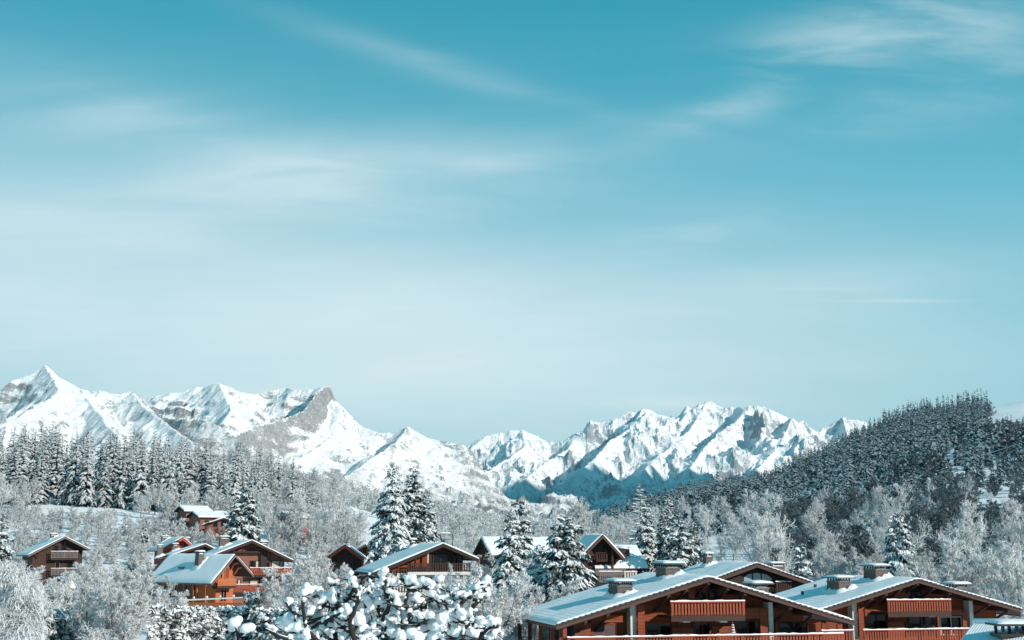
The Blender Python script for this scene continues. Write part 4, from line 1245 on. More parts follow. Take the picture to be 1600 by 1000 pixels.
# ------------------------------------------------------------------ trees: mesh makers
def pads(org, az, L, w, th, rise, droop, S, r, side_ang=None, jit=0.12, hang=0.6):
    """snow laden fronds: closed flattened shapes along a drooping line. All inputs are arrays of length N"""
    N = len(L)
    s = np.linspace(0.02, 1.0, S)
    prof = {2: np.array([1.0, 0.08]), 3: np.array([0.55, 1.0, 0.08]), 4: np.array([0.4, 1.0, 0.8, 0.08]), 5: np.array([0.35, 0.85, 1.0, 0.7, 0.06])}[S]
    ca, sa = np.cos(az), np.sin(az)
    rr = L[:, None] * s[None] * np.sqrt(np.clip(1 - 0.25 * droop[:, None] * s[None], 0.3, 1))
    zz = L[:, None] * (rise[:, None] * s[None] - droop[:, None] * s[None] ** 2)
    cx = org[:, None, 0] + ca[:, None] * rr
    cy = org[:, None, 1] + sa[:, None] * rr
    cz = org[:, None, 2] + zz
    ww = w[:, None] * prof[None] * (1 + jit * r.normal(size=(N, S)))
    tt = th[:, None] * prof[None] * (1 + jit * r.normal(size=(N, S)))
    V = np.empty((N, S, 4, 3))
    px, py = -sa[:, None], ca[:, None]
    dz = 0.30 * ww
    V[:, :, 0] = np.stack([cx + px * ww, cy + py * ww, cz - dz], -1)
    V[:, :, 1] = np.stack([cx, cy, cz + tt], -1)
    V[:, :, 2] = np.stack([cx - px * ww, cy - py * ww, cz - dz], -1)
    V[:, :, 3] = np.stack([cx, cy, cz - tt * hang], -1)
    V += (jit * 0.35) * w[:, None, None, None] * r.normal(size=V.shape)
    base = (np.arange(N) * S * 4)[:, None, None, None]
    a = np.arange(S - 1)[None, :, None] * 4
    k = np.arange(4)[None, None, :]
    k2 = (k + 1) % 4
    F = np.stack([a + k, a + k2, a + 4 + k2, a + 4 + k], -1) + base
    return V.reshape(-1, 3), F.reshape(-1, 4)

def cat(parts):
    vs, fs, b = [], [], 0
    for v, f in parts:
        vs.append(v); fs.append(f + b); b += len(v)
    return np.concatenate(vs), np.concatenate(fs)

def spruce_crown(H, Rb, tiers, per, sub, S, seed, droop=0.55, th=0.10, bottom=0.06, power=0.9, lean=0.0, ragged=0.18):
    r = np.random.default_rng(seed)
    org, az, L, w, tt, rise, dr = [], [], [], [], [], [], []
    for i in range(tiers):
        t = (i + 0.5) / tiers
        n = max(3, int(round(per * (1 - 0.45 * t))))
        a0 = r.uniform(0, 6.28)
        for k in range(n):
            tk = t + r.normal() * 0.35 / tiers
            z = H * (bottom + (0.985 - bottom) * tk)
            l = Rb * (max(1 - tk, 0.0) ** power) * (1 + ragged * r.normal()) + 0.035 * Rb + 0.10
            org.append((lean * z, 0, z)); az.append(a0 + 6.283 * k / n + r.normal() * 0.25)
            L.append(max(l, 0.15)); w.append(max(l, .15) * r.uniform(0.20, 0.30)); tt.append(th * (0.5 + 0.6 * l / Rb) * r.uniform(0.7, 1.4))
            rise.append(r.uniform(-0.05, 0.30) + 0.5 * tk ** 3); dr.append(droop * r.uniform(0.7, 1.4) * (1.1 - 0.5 * tk))
    org, az, L, w, tt, rise, dr = map(np.array, (org, az, L, w, tt, rise, dr))
    parts = [pads(org, az, L, w * (0.75 if sub else 1.7), tt, rise, dr, S, r)]
    if sub:
        for j in range(sub):
            sgn = 1 if j % 2 else -1
            s0 = r.uniform(0.25, 0.9, len(L))
            rr = L * s0 * np.sqrt(np.clip(1 - 0.25 * dr * s0, .3, 1))
            o2 = org + np.stack([np.cos(az) * rr, np.sin(az) * rr, L * (rise * s0 - dr * s0 ** 2)], -1)
            a2 = az + sgn * r.uniform(0.5, 1.2, len(L))
            l2 = L * (1.05 - s0 * 0.75) * r.uniform(0.35, 0.6, len(L)) + 0.08
            parts.append(pads(o2, a2, l2, l2 * r.uniform(0.19, 0.31, len(L)), tt * r.uniform(0.5, 1.0, len(L)), r.uniform(-0.25, 0.15, len(L)), dr * r.uniform(0.9, 1.6, len(L)), min(3, S), r))
    return cat(parts)

def trunk_mesh(H, r0, sides=6, lean=0.0):
    a = np.linspace(0, 2 * np.pi, sides, endpoint=False)
    zs = np.array([-0.6, 0.0, 0.45, 0.8, 0.99]) * H
    zs[0] = -1.0
    rs = np.array([1.15, 1.0, 0.55, 0.25, 0.04]) * r0
    V = np.stack([np.stack([lean * z + np.cos(a) * q, np.sin(a) * q, np.full(sides, z)], -1) for z, q in zip(zs, rs)]).reshape(-1, 3)
    i = np.arange(4)[:, None] * sides
    k = np.arange(sides)[None]
    k2 = (k + 1) % sides
    F = np.stack([i + k, i + k2, i + sides + k2, i + sides + k], -1).reshape(-1, 4)
    return V, F

def tubes(P, r0, r1, sides=3):
    """P (N,m,3) polylines -> tapering prisms"""
    N, m, _ = P.shape
    T = np.gradient(P, axis=1)
    T /= np.linalg.norm(T, axis=-1, keepdims=True) + 1e-9
    ref = np.where(np.abs(T[..., 2:3]) < 0.9, np.array([0, 0, 1.0]), np.array([1.0, 0, 0]))
    A = np.cross(T, ref); A /= np.linalg.norm(A, axis=-1, keepdims=True) + 1e-9
    Bv = np.cross(T, A)
    s = np.linspace(0, 1, m)[None, :]
    rad = (np.asarray(r0).reshape(-1, 1) * (1 - s) + np.asarray(r1).reshape(-1, 1) * s)
    rad = np.broadcast_to(rad, (N, m))
    ang = np.arange(sides) * 2 * np.pi / sides + np.pi / 2
    V = P[:, :, None] + rad[..., None, None] * (np.cos(ang)[None, None, :, None] * A[:, :, None] + np.sin(ang)[None, None, :, None] * Bv[:, :, None])
    base = (np.arange(N) * m * sides)[:, None, None]
    i = np.arange(m - 1)[None, :, None] * sides
    k = np.arange(sides)[None, None]
    k2 = (k + 1) % sides
    F = np.stack([base + i + k, base + i + k2, base + i + sides + k2, base + i + sides + k], -1)
    return V.reshape(-1, 3), F.reshape(-1, 4)

def grow(P0, D0, L, m, wob, trop, r):
    N = len(L)
    out = np.empty((N, m, 3))
    out[:, 0] = P0
    D = D0 / (np.linalg.norm(D0, axis=1, keepdims=True) + 1e-9)
    for i in range(1, m):
        D = D + wob * r.normal(size=D.shape) + np.array([0, 0, trop])
        D /= np.linalg.norm(D, axis=1, keepdims=True) + 1e-9
        out[:, i] = out[:, i - 1] + D * (L / (m - 1))[:, None]
    return out

def spawn(P, n, t0, t1, ang0, ang1, lfun, r, even=False):
    """n children on each parent polyline: start points, directions, lengths"""
    N, m, _ = P.shape
    t = r.uniform(t0, t1, (N, n)) if not even else np.clip(np.linspace(t0, t1, n)[None] + r.normal(size=(N, n)) * 0.3 * (t1 - t0) / n, 0, 1)
    f = t * (m - 1)
    i = np.minimum(f.astype(int), m - 2)
    fr = (f - i)[..., None]
    idx = np.arange(N)[:, None]
    p = P[idx, i] * (1 - fr) + P[idx, i + 1] * fr
    d = P[idx, i + 1] - P[idx, i]
    d /= np.linalg.norm(d, axis=-1, keepdims=True) + 1e-9
    q = r.normal(size=d.shape)
    q -= d * (q * d).sum(-1, keepdims=True)
    q /= np.linalg.norm(q, axis=-1, keepdims=True) + 1e-9
    a = r.uniform(ang0, ang1, (N, n))[..., None]
    D = d * np.cos(a) + q * np.sin(a)
    plen = np.linalg.norm(np.diff(P, axis=1), axis=-1).sum(1)[:, None]
    L = lfun(t, plen) * r.uniform(0.7, 1.2, (N, n))
    return p.reshape(-1, 3), D.reshape(-1, 3), L.reshape(-1), t.reshape(-1)

def broadleaf(H, seed, stems=1, spread=0.12, n=(13, 8, 7, 4), trop=(0.10, 0.08, 0.05, 0.0), limb=0.42, t0=0.25, ang=(0.5, 1.0), tw=0.022, twl=0.42, l3=0.45, l2=0.5, droop_twigs=0.0, trunk_r=None):
    """a bare tree: trunk(s), limbs, branches, twigs and twiglets. Returns wood (trunks and limbs) and twig meshes"""
    r = np.random.default_rng(seed)
    tr = trunk_r or H * 0.014
    P0 = np.stack([r.normal(size=stems) * 0.03 * H * (stems > 1), r.normal(size=stems) * 0.03 * H * (stems > 1), np.full(stems, -0.5)], -1)
    a = np.linspace(0, 6.283, stems, endpoint=False) + r.uniform(0, 6)
    D0 = np.stack([np.cos(a) * spread * (stems > 1), np.sin(a) * spread * (stems > 1), np.ones(stems)], -1) + 0.02 * r.normal(size=(stems, 3))
    trunk = grow(P0, D0, np.full(stems, H * 0.86) * (r.uniform(0.75, 1, stems) if stems > 1 else 1), 9, 0.05, 0.03, r)
    p, d, L, t = spawn(trunk, n[0], t0, 0.98, ang[0], ang[1], lambda t, l: l * limb * (1.08 - 0.72 * t), r, True)
    limbs = grow(p, d, L, 6, 0.13, trop[0], r)
    lr = tr * 0.42 * (1.15 - t)
    p, d, L2, t = spawn(limbs, n[1], 0.2, 1.0, 0.45, 1.0, lambda t, l: l * l2 * (1.1 - 0.55 * t), r)
    br = grow(p, d, L2, 5, 0.16, trop[1], r)
    p, d, L3, t = spawn(br, n[2], 0.15, 1.0, 0.4, 1.0, lambda t, l: l * l3 + 0.012 * H, r)
    tg = grow(p, d, L3, 4, 0.18, trop[2] - droop_twigs, r)
    p, d, L4, t = spawn(tg, n[3], 0.1, 1.0, 0.4, 1.1, lambda t, l: l * twl + 0.008 * H, r)
    tl = grow(p, d, L4, 3, 0.18, trop[3] - droop_twigs * 1.5, r)
    wood = cat([tubes(trunk, np.full(stems, tr), np.full(stems, tr * 0.18), 6), tubes(limbs, lr, lr * 0.25, 4)])
    twig = cat([tubes(br, np.full(len(br), max(tr * 0.13, tw * 1.3)), np.full(len(br), tw), 3), tubes(tg, np.full(len(tg), tw * 1.1), np.full(len(tg), tw * 0.7), 3), tubes(tl, np.full(len(tl), tw), np.full(len(tl), tw * 0.45), 3)])
    return wood, twig

class Kind:
    """a tree kind: height of the mesh and its part meshes [(part name, mesh)]; plant() copies it"""
    def __init__(self, name, H, parts):
        self.name, self.H, self.parts = name, H, parts
        self.proto = None
    def plant(self, pos, h, wide=1.0, rz=None, label=None, cat='tree', group=None, single=False, name=None):
        rz = random.uniform(0, 6.283) if rz is None else rz
        k = h / self.H
        sc = (k * wide, k * wide, k)
        if single:                                      # far trees: one mesh each
            o = link(name or self.name, self.parts[0][1])
        elif self.proto is None:
            o = empty(name or self.name, pos)
            self.proto = o
            for pn, me in self.parts:
                link(pn, me, o)
        else:
            o = self.proto.copy()
            o.name = name or self.name
            col.objects.link(o)
            for ch in self.proto.children:
                c = ch.copy(); col.objects.link(c); c.parent = o
            for key in ('label', 'group', 'category'):
                if key in o: del o[key]
        o.location = pos
        o.rotation_euler = (0, 0, rz)
        o.scale = sc
        tag(o, label, cat, group)
        return o

def spruce_kind(seed, H, Rb, tiers, per, sub, S, mat, droop=0.55, th=0.1, bottom=0.06, power=0.9, lean=0.0, ragged=0.18):
    cv, cf = spruce_crown(H, Rb, tiers, per, sub, S, seed, droop, th, bottom, power, lean, ragged)
    tv, tf = trunk_mesh(H, H * 0.012, 6, lean)
    return Kind('spruce_tree', H, [('crown', np_mesh('spruce_crown', cv, cf, [mat])), ('trunk', np_mesh('spruce_trunk', tv, tf, [M['bark']]))])

near_spruce = [
    spruce_kind(1, 20, 5.2, 28, 11, 10, 4, M['spruce'], 0.66, 0.14, 0.04, 0.72),
    spruce_kind(2, 18, 3.8, 30, 10, 10, 4, M['spruce'], 0.74, 0.13, 0.04, 0.70),
    spruce_kind(3, 11, 3.6, 22, 12, 10, 4, M['spruce'], 0.66, 0.13, 0.02, 0.52),
    spruce_kind(4, 12, 2.3, 24, 9, 7, 4, M['spruce'], 0.80, 0.13, 0.03, 0.64),
]
small_spruce = [spruce_kind(5, 6, 1.5, 13, 8, 5, 4, M['spruce'], 0.5, 0.13, 0.02, 0.85), spruce_kind(6, 6, 1.25, 12, 7, 5, 4, M['spruce'], 0.55, 0.12, 0.02, 0.8)]
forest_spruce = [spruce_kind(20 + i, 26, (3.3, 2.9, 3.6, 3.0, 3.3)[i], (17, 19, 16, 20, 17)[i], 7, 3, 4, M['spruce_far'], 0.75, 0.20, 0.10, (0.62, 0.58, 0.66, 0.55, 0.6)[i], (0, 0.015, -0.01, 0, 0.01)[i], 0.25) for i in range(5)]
def joined_kind(seed, H, Rb, tiers, per, sub, mat, **kw):
    cv, cf = spruce_crown(H, Rb, tiers, per, sub, 3 if sub else 2, seed, **kw)
    v, f = cat([(cv, cf), trunk_mesh(H, H * 0.013, 3)])
    return Kind('spruce_tree', H, [('spruce', np_mesh('hill_spruce', v, f, [mat]))]), (v, f)
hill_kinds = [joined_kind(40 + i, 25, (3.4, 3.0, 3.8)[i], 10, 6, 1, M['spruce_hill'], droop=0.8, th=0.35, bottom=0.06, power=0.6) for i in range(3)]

def leaf_kind(name, seed, H, mat, wood_mat, **kw):
    w, t = broadleaf(H, seed, **kw)
    return Kind(name, H, [('trunk', np_mesh('frosted_trunk', *w, [wood_mat])), ('crown', np_mesh('frosted_crown', *t, [mat]))])
round_tree = [leaf_kind('frosted_tree', 60 + i, 15, (M['frost'], M['frost_warm'], M['frost'])[i], M['bark_grey'], n=(16, 8, 7, 4), limb=(0.5, 0.56, 0.45)[i], t0=(0.28, 0.2, 0.3)[i], tw=0.026, ang=(0.5, 1.05)) for i in range(3)]
tall_tree = [leaf_kind('frosted_tree', 70 + i, 16, (M['frost'], M['frost_warm'])[i], M['bark_grey'], n=(20, 8, 6, 4), limb=0.34, t0=0.22, tw=0.025, ang=(0.4, 0.8), trop=(0.06, 0.0, -0.05, -0.1)) for i in range(2)]
bush_tree = [leaf_kind('frosted_bush', 80 + i, 8, (M['frost'], M['frost_warm'], M['frost'])[i], M['bark_grey'], stems=(7, 6, 8)[i], spread=0.42, n=(8, 8, 7, 5), limb=0.42, t0=0.12, tw=0.021, ang=(0.35, 0.8), trunk_r=0.07) for i in range(3)]
willow = leaf_kind('weeping_tree', 90, 9, M['frost'], M['bark_grey'], stems=3, spread=0.2, n=(12, 9, 8, 5), limb=0.5, t0=0.3, tw=0.021, ang=(0.6, 1.1), trop=(0.02, -0.12, -0.25, -0.3), trunk_r=0.11, l3=0.75)
far_leaf = [leaf_kind('frosted_tree', 100 + i, 14, M['frost_far'], M['bark_grey'], stems=(1, 3, 1)[i], spread=0.25, n=(11, 6, 5, 3), limb=(0.5, 0.5, 0.42)[i], t0=0.15, tw=0.05, ang=(0.45, 1.0)) for i in range(3)]
shade_leaf = [leaf_kind('frosted_tree', 110 + i, 13, M['shade_leaf'], M['bark'], stems=(2, 3)[i], spread=0.25, n=(12, 7, 5, 3), limb=(0.5, 0.46)[i], t0=0.12, tw=0.055, ang=(0.45, 1.0)) for i in range(2)]
larch_parts = spruce_crown(16, 2.6, 26, 8, 4, 3, 55, droop=0.25, th=0.06, bottom=0.08, power=0.8, ragged=0.3)
larch = Kind('larch_tree', 16, [('crown', np_mesh('larch_crown', *larch_parts, [M['frost_warm']])), ('trunk', np_mesh('larch_trunk', *trunk_mesh(16, 0.2), [M['bark_grey']]))])

def tri_count():
    return sum(len(p.loop_triangles) if False else len(p.polygons) * 2 for p in bpy.data.meshes)
print('unique tris after kinds', tri_count())
# ------------------------------------------------------------------ trees: planting
def plant_px(kind, px, top, Y, label, wide=1.0, rz=None, group=None, cat='tree', base=None, single=False, name=None):
    """a tree of the place: foot on the ground at depth Y, crown top where the photograph shows it"""
    p = at(px, top, Y)
    z0 = zgf(p.x, Y) if base is None else base
    return kind.plant((p.x, Y, z0), p.z - z0, wide, rz, label, cat, group, single, name)

def landmark(px):
    for lim, words in ((130, ', under the pointed peak'), (260, ', under the rocky shoulder'), (400, ', under the domed summit'), (540, ', under the rock prow'), (700, ', below the small white peak'), (850, ', below the gap between the ranges'), (1010, ', under the far snowy summits'), (1180, ', below the jagged granite peak'), (1340, ', below the last white summit'), (1480, ', below the hill forest')):
        if px < lim: return words
    return ', below the open snow slope'

# --- conifers one can point at
G_S = 'snow laden spruces among the chalets'
plant_px(near_spruce[0], 614, 722, 200, 'tall dense spruce thick with snow, left one of the pair behind the central chalet', 1.0, 0.4, G_S)
plant_px(near_spruce[1], 645, 728, 204, 'tall narrow spruce close behind the right of the pair above the central chalet roof', 1.15, 1.9, G_S)
plant_px(near_spruce[1], 668, 762, 212, 'shorter lighter spruce at the right edge of the tall pair', 1.1, 3.0, G_S)
plant_px(near_spruce[3], 812, 776, 150, 'slender pointed spruce standing against the blue shaded mountain flank', 1.15, 1.0, G_S)
plant_px(near_spruce[3], 797, 800, 118, 'slim snowy spruce in front of the pointed one, left of the bushy spruce', 1.25, 2.2, G_S)
plant_px(near_spruce[2], 884, 806, 108, 'broad bushy spruce bent with snow, just above the long snowy roof', 1.0, 0.9, G_S)
plant_px(near_spruce[2], 842, 850, 112, 'low snow heavy spruce leaning on the left of the broad bushy spruce', 0.9, 4.0, G_S)
plant_px(near_spruce[1], 1010, 782, 160, 'leftmost dark spruce of the clump behind the brick ridge chimney', 1.0, 0.2, G_S)
plant_px(near_spruce[1], 1037, 786, 156, 'second spruce of the clump behind the brick ridge chimney', 0.8, 2.6, G_S)
plant_px(near_spruce[3], 1060, 800, 150, 'whitest spruce in the middle of the clump above the brick ridge chimney', 1.5, 0.6, G_S)
plant_px(near_spruce[0], 1083, 808, 158, 'darkest spruce at the right end of the clump by the big frosted tree', 0.85, 3.9, G_S)
plant_px(near_spruce[0], 1044, 770, 176, 'pale topped spruce rising behind the clump', 0.8, 5.1, G_S)
plant_px(small_spruce[0], 1250, 843, 128, 'small spruce loaded with snow behind the dark chalet chimney', 1.1, 1.2, G_S)
plant_px(near_spruce[2], 1402, 800, 145, 'white snow covered spruce above the ridge of the rightmost chalet', 0.75, 2.0, G_S)
plant_px(near_spruce[2], 384, 762, 228, 'spruce with fat snow cushions right of the three hillside roofs', 0.85, 2.5, G_S)
plant_px(small_spruce[1], 197, 803, 325, 'small round spruce alone on the white meadow below the forest', 1.2, 0.3, G_S)
plant_px(small_spruce[0], 228, 811, 300, 'thin spruce behind the bushes left of the red edged roof', 1.0, 1.4, G_S)
plant_px(small_spruce[1], 552, 812, 330, 'little pointed spruce above the red edged gable', 1.25, 0.8, G_S)
plant_px(near_spruce[3], 4, 803, 170, 'spruce cut by the edge of the view at the left, above the weeping tree', 1.3, 0.1, G_S)
plant_px(larch, 1000, 754, 190, 'tall beige frosted larch behind the spruce clump', 1.1, 0.3)

# --- the forest on the left hillside
G_F = 'spruces of the forest on the left hillside'
sky_px = [-30, 0, 60, 120, 200, 260, 330, 400, 430, 470, 500]
sky_py = [655, 660, 655, 660, 664, 670, 678, 686, 700, 720, 738]
cnt = 0
spots = []
while cnt < 255:
    px = rng.uniform(-30, 505)
    row = rng.random() ** 1.6
    Y = 395 + 210 * row ** 0.8
    x = (px - 800) / FPX * Y
    if any((x - a) ** 2 + (Y - b) ** 2 < 4.0 ** 2 for a, b in spots): continue
    spots.append((x, Y)); cnt += 1
    cap = at(px, float(np.interp(px, sky_px, sky_py)) + rng.uniform(-4, 26) + 30 * (1 - row) * rng.random(), Y).z
    z0 = zgf(x, Y)
    h = min(max(cap - z0, 14), 33) if row > 0.25 else rng.uniform(19, 28)
    h = min(h, max(cap - z0, 12))
    if px > 440: lab = 'spruce at the lower right end of the left forest'
    elif row < 0.3: lab = 'front row spruce of the left forest'
    elif row > 0.7: lab = 'crest spruce of the left forest'
    else: lab = 'spruce deep inside the left forest'
    lab = ('tall ' if h > 25 else 'short ' if h < 20 else 'medium ') + lab + (landmark(px) if px <= 440 else '')
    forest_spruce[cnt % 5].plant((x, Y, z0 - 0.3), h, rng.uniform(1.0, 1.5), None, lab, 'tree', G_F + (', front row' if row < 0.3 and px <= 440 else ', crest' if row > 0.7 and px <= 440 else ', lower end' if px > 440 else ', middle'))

# --- broadleaved trees one can point at
plant_px(willow, 30, 846, 88, 'frosted weeping tree filling the lower corner at the left', 1.05, 0.5)
plant_px(bush_tree[0], 192, 864, 103, 'big many stemmed frosted bush in front of the orange chalet', 1.18, 0.3)
plant_px(bush_tree[2], 150, 885, 110, 'lower frosted bush between the weeping tree and the big bush', 1.0, 2.3)
plant_px(bush_tree[1], 492, 846, 112, 'beige frosted bush tree in front of the pink log chalet', 0.98, 1.0)
plant_px(bush_tree[2], 455, 905, 104, 'bluish frosted shrub at the foot of the beige bush tree', 0.9, 4.2, cat='shrub')
plant_px(bush_tree[1], 765, 862, 88, 'frosted bush tree between the snow cushion tree and the long snowy roof', 1.0, 2.9)
plant_px(bush_tree[0], 778, 880, 94, 'frosted shrub pressed against the left eave of the long snowy roof', 0.9, 5.0, cat='shrub')
plant_px(bush_tree[2], 724, 905, 96, 'frosted shrub below the balcony of the central chalet', 0.8, 0.7, cat='shrub')
plant_px(tall_tree[0], 706, 868, 120, 'young thin tree with thick rime at the right end of the central chalet', 0.35, 0.2)
plant_px(tall_tree[1], 905, 764, 180, 'tall airy frosted tree behind the broad bushy spruce', 1.15, 0.7)
plant_px(tall_tree[0], 945, 790, 190, 'frosted tree right behind the steep gabled chalet', 0.9, 2.2)
plant_px(round_tree[0], 1172, 756, 165, 'largest frosted tree, wide crown behind the dark chalet', 0.98, 0.4)
plant_px(round_tree[2], 1128, 790, 172, 'frosted tree with several stems left of the largest one', 0.9, 1.4)
plant_px(round_tree[1], 1215, 800, 160, 'lower frosted tree right of the largest one', 0.85, 3.1)
plant_px(tall_tree[0], 1282, 764, 170, 'frosted tree with a bright white trunk right of the largest one', 1.0, 1.7)
plant_px(bush_tree[1], 1300, 835, 150, 'reddish brown bare bush beside the tiny hut', 0.8, 0.4, cat='shrub')
plant_px(round_tree[1], 1395, 750, 190, 'frosted tree with a wide fan crown rising over the white spruce', 1.0, 2.1)
plant_px(round_tree[0], 1490, 775, 168, 'frosted tree with upright limbs on the slope above the rightmost chalet', 1.0, 5.2)
plant_px(round_tree[2], 1560, 768, 172, 'broad frosted tree near the right border', 1.1, 0.9)
plant_px(bush_tree[0], 1530, 815, 140, 'dense frosted bush tree behind the right chimney of the rightmost chalet', 1.0, 1.1)
plant_px(bush_tree[2], 1470, 842, 136, 'frosted bush tree right above the roof of the rightmost chalet', 1.0, 3.6)
plant_px(bush_tree[1], 1590, 838, 130, 'frosted bush tree cut by the right border', 1.0, 2.6)
plant_px(bush_tree[1], 1425, 868, 132, 'frosted shrub behind the ridge chimney of the rightmost chalet', 0.9, 0.2, cat='shrub')
plant_px(bush_tree[2], 1345, 862, 150, 'small frosted shrub on the snow bank right of the tiny hut', 0.9, 4.2, cat='shrub')
plant_px(tall_tree[1], 1597, 905, 70, 'thin frosted sapling beside the rightmost eave', 0.3, 0.4)

for px, top, Y, k, lab in ((72, 876, 126, 0, 'frosted bush in front of the left wall of the dark left chalet'), (146, 862, 200, 2, 'frosted bush pressed against the right wall of the dark left chalet'), (98, 900, 186, 1, 'low frosted bush under the lower balcony of the dark left chalet'), (118, 922, 118, 2, 'low frosted bush in front of the low shed'), (130, 876, 152, 0, 'frosted bush at the right foot of the dark left chalet'), (55, 893, 135, 1, 'frosted bush between the weeping tree and the low shed'), (18, 862, 150, 2, 'frosted bush tree left of the dark left chalet'), (238, 884, 135, 2, 'frosted bush right under the eave of the orange chalet'), (268, 905, 128, 0, 'low frosted bush in front of the left corner of the orange chalet'), (160, 868, 170, 1, 'frosted bush beside the tiny red gable window'), (210, 868, 185, 0, 'frosted bush left of the low house'), (522, 850, 152, 1, 'beige frosted bush before the red edged gable'), (548, 872, 130, 2, 'frosted bush at the left eave of the central chalet'), (455, 868, 140, 0, 'frosted bush at the right corner of the log chalet'), (739, 846, 156, 2, 'frosted bush in front of the broad snow roof'), (735, 872, 128, 0, 'frosted bush at the right eave of the central chalet'), (790, 850, 140, 1, 'beige frosted bush between the broad snow roof and the slim spruce'), (825, 875, 104, 2, 'frosted bush left of the bushy spruce'), (271, 801, 312, 0, 'frosted bush under the uppermost hillside house'), (297, 810, 306, 1, 'frosted bush under the long roofed hillside house'), (322, 819, 300, 2, 'frosted bush left under the lowest hillside house'), (352, 826, 296, 0, 'frosted bush right under the lowest hillside house'), (372, 822, 300, 1, 'frosted bush between the lowest hillside house and the fat spruce')):
    plant_px(bush_tree[k], px, top, Y, lab, 1.15, None, cat='shrub')

for px, top, Y, k, lab in ((1302, 796, 215, 0, 'dark bluish tree in the shaded hollow right of the white trunked tree'), (1328, 800, 222, 1, 'dark bluish tree in the shaded hollow, nearest the white spruce'), (1345, 812, 228, 0, 'small dark bluish tree beside the snow bank')):
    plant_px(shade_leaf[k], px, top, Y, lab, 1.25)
G_B = 'frosted trees and bushes of the valley floor'
rb = np.random.default_rng(31)
def scatter(n, box, kinds, lab, group, sep, wide=(0.85, 1.2), cat='tree', name=None):
    """n trees in (px0, px1, Y0, Y1, h0, h1)"""
    x0, x1, y0, y1, h0, h1 = box
    done, tries, sp = 0, 0, []
    cut1, cut2 = h0 + (h1 - h0) / 3, h0 + (h1 - h0) * 2 / 3
    while done < n and tries < 6000:
        tries += 1
        px, Y = rb.uniform(x0, x1), rb.uniform(y0, y1)
        x = (px - 800) / FPX * Y
        if any((x - a) ** 2 + (Y - b) ** 2 < sep * sep for a, b in sp): continue
        if blocked(px, Y): continue
        sp.append((x, Y)); done += 1
        h = rb.uniform(h0, h1)
        size = 'short' if h < cut1 else 'tall' if h > cut2 else 'medium'
        kinds[rb.integers(len(kinds))].plant((x, Y, zgf(x, Y) - 0.2), h, rb.uniform(*wide), None, size + ' ' + lab + landmark(px), cat, group, name=name)
# lines of sight that stay free: (px0, px1, depth of the thing to be seen, highest and lowest pixel are the trees' own business)
FREE = [(35, 145, 225), (255, 470, 195), (268, 368, 345), (535, 585, 215), (680, 780, 240), (735, 855, 200), (895, 1000, 150), (1255, 1300, 235), (1555, 1600, 600)]
def blocked(px, Y):
    return any(a < px < b and Y < d for a, b, d in FREE)
scatter(80, (-40, 300, 285, 348, 3.6, 5.6), far_leaf, 'frosted bush of the belt below the forest', 'frosted bushes of the belt below the left forest', 4.5, (1.0, 1.5), 'shrub', 'frosted_bush')
scatter(40, (340, 560, 300, 385, 8, 13), far_leaf + round_tree[:2], 'frosted tree right of the hillside roofs', 'frosted trees right of the hillside roofs', 5.5)
scatter(12, (-30, 55, 368, 392, 8, 13), far_leaf + round_tree, 'frosted tree at the forest foot', 'frosted trees at the foot of the left forest', 5)
scatter(22, (215, 430, 368, 392, 6, 11), far_leaf + round_tree, 'frosted tree at the forest foot', 'frosted trees at the foot of the left forest', 5)
scatter(16, (420, 560, 400, 520, 12, 19), far_leaf + round_tree[:1], 'frosted tree among the last forest spruces', 'frosted trees in the lower end of the left forest', 6)
scatter(34, (640, 830, 240, 400, 6, 10.5), far_leaf + round_tree[1:2], 'frosted tree before the pale slope', 'frosted trees below the pale middle slope', 6)
scatter(30, (860, 1130, 215, 420, 8, 14), far_leaf + round_tree, 'frosted tree behind the steep gabled chalet', 'frosted trees at the foot of the wooded hill', 6)
scatter(40, (300, 560, 236, 300, 4, 6.5), bush_tree + far_leaf[:1], 'frosted bush above the log chalet', 'frosted bushes above the pink log chalet', 5, cat='shrub', name='frosted_bush')
scatter(24, (-30, 260, 232, 290, 4, 6), bush_tree, 'frosted bush above the dark left chalet', 'frosted bushes above the dark left chalet', 6, cat='shrub', name='frosted_bush')
scatter(95, (1190, 1660, 215, 390, 6, 11), shade_leaf * 3 + far_leaf[:1], 'frosted tree on the lower hill slope', 'frosted trees on the lower slope of the wooded hill', 8)
scatter(26, (1300, 1620, 165, 240, 6, 9), bush_tree, 'frosted bush behind the rightmost chalet', 'frosted bushes behind the rightmost chalet', 7, cat='shrub', name='frosted_bush')

# --- the wooded hill
clear_u = [  # snowy clearings: polygons of (px, py) of the ground
    [(1545, 640), (1600, 624), (1700, 606), (1700, 644), (1600, 656), (1560, 663), (1538, 665)],
    [(1474, 728), (1486, 694), (1478, 682), (1498, 676), (1502, 692), (1494, 730)],
    [(1246, 770), (1300, 747), (1304, 756), (1262, 778)],
    [(1404, 760), (1462, 739), (1464, 746), (1420, 764)],
    [(1556, 722), (1600, 716), (1612, 734), (1560, 738)],
    [(1340, 862), (1374, 850), (1372, 862), (1344, 872)],
]
def inside(px, py, poly):
    c = False
    n = len(poly)
    for i in range(n):
        (x1, y1), (x2, y2) = poly[i], poly[i - 1]
        if (y1 > py) != (y2 > py) and px < (x2 - x1) * (py - y1) / (y2 - y1) + x1: c = not c
    return c
def proj(x, y, z):
    v = Vector((x, y, z - CAM_Z))
    f = v.y * CP + v.z * SP
    u = -v.y * SP + v.z * CP
    return 800 + FPX * v.x / f, 500 - FPX * u / f

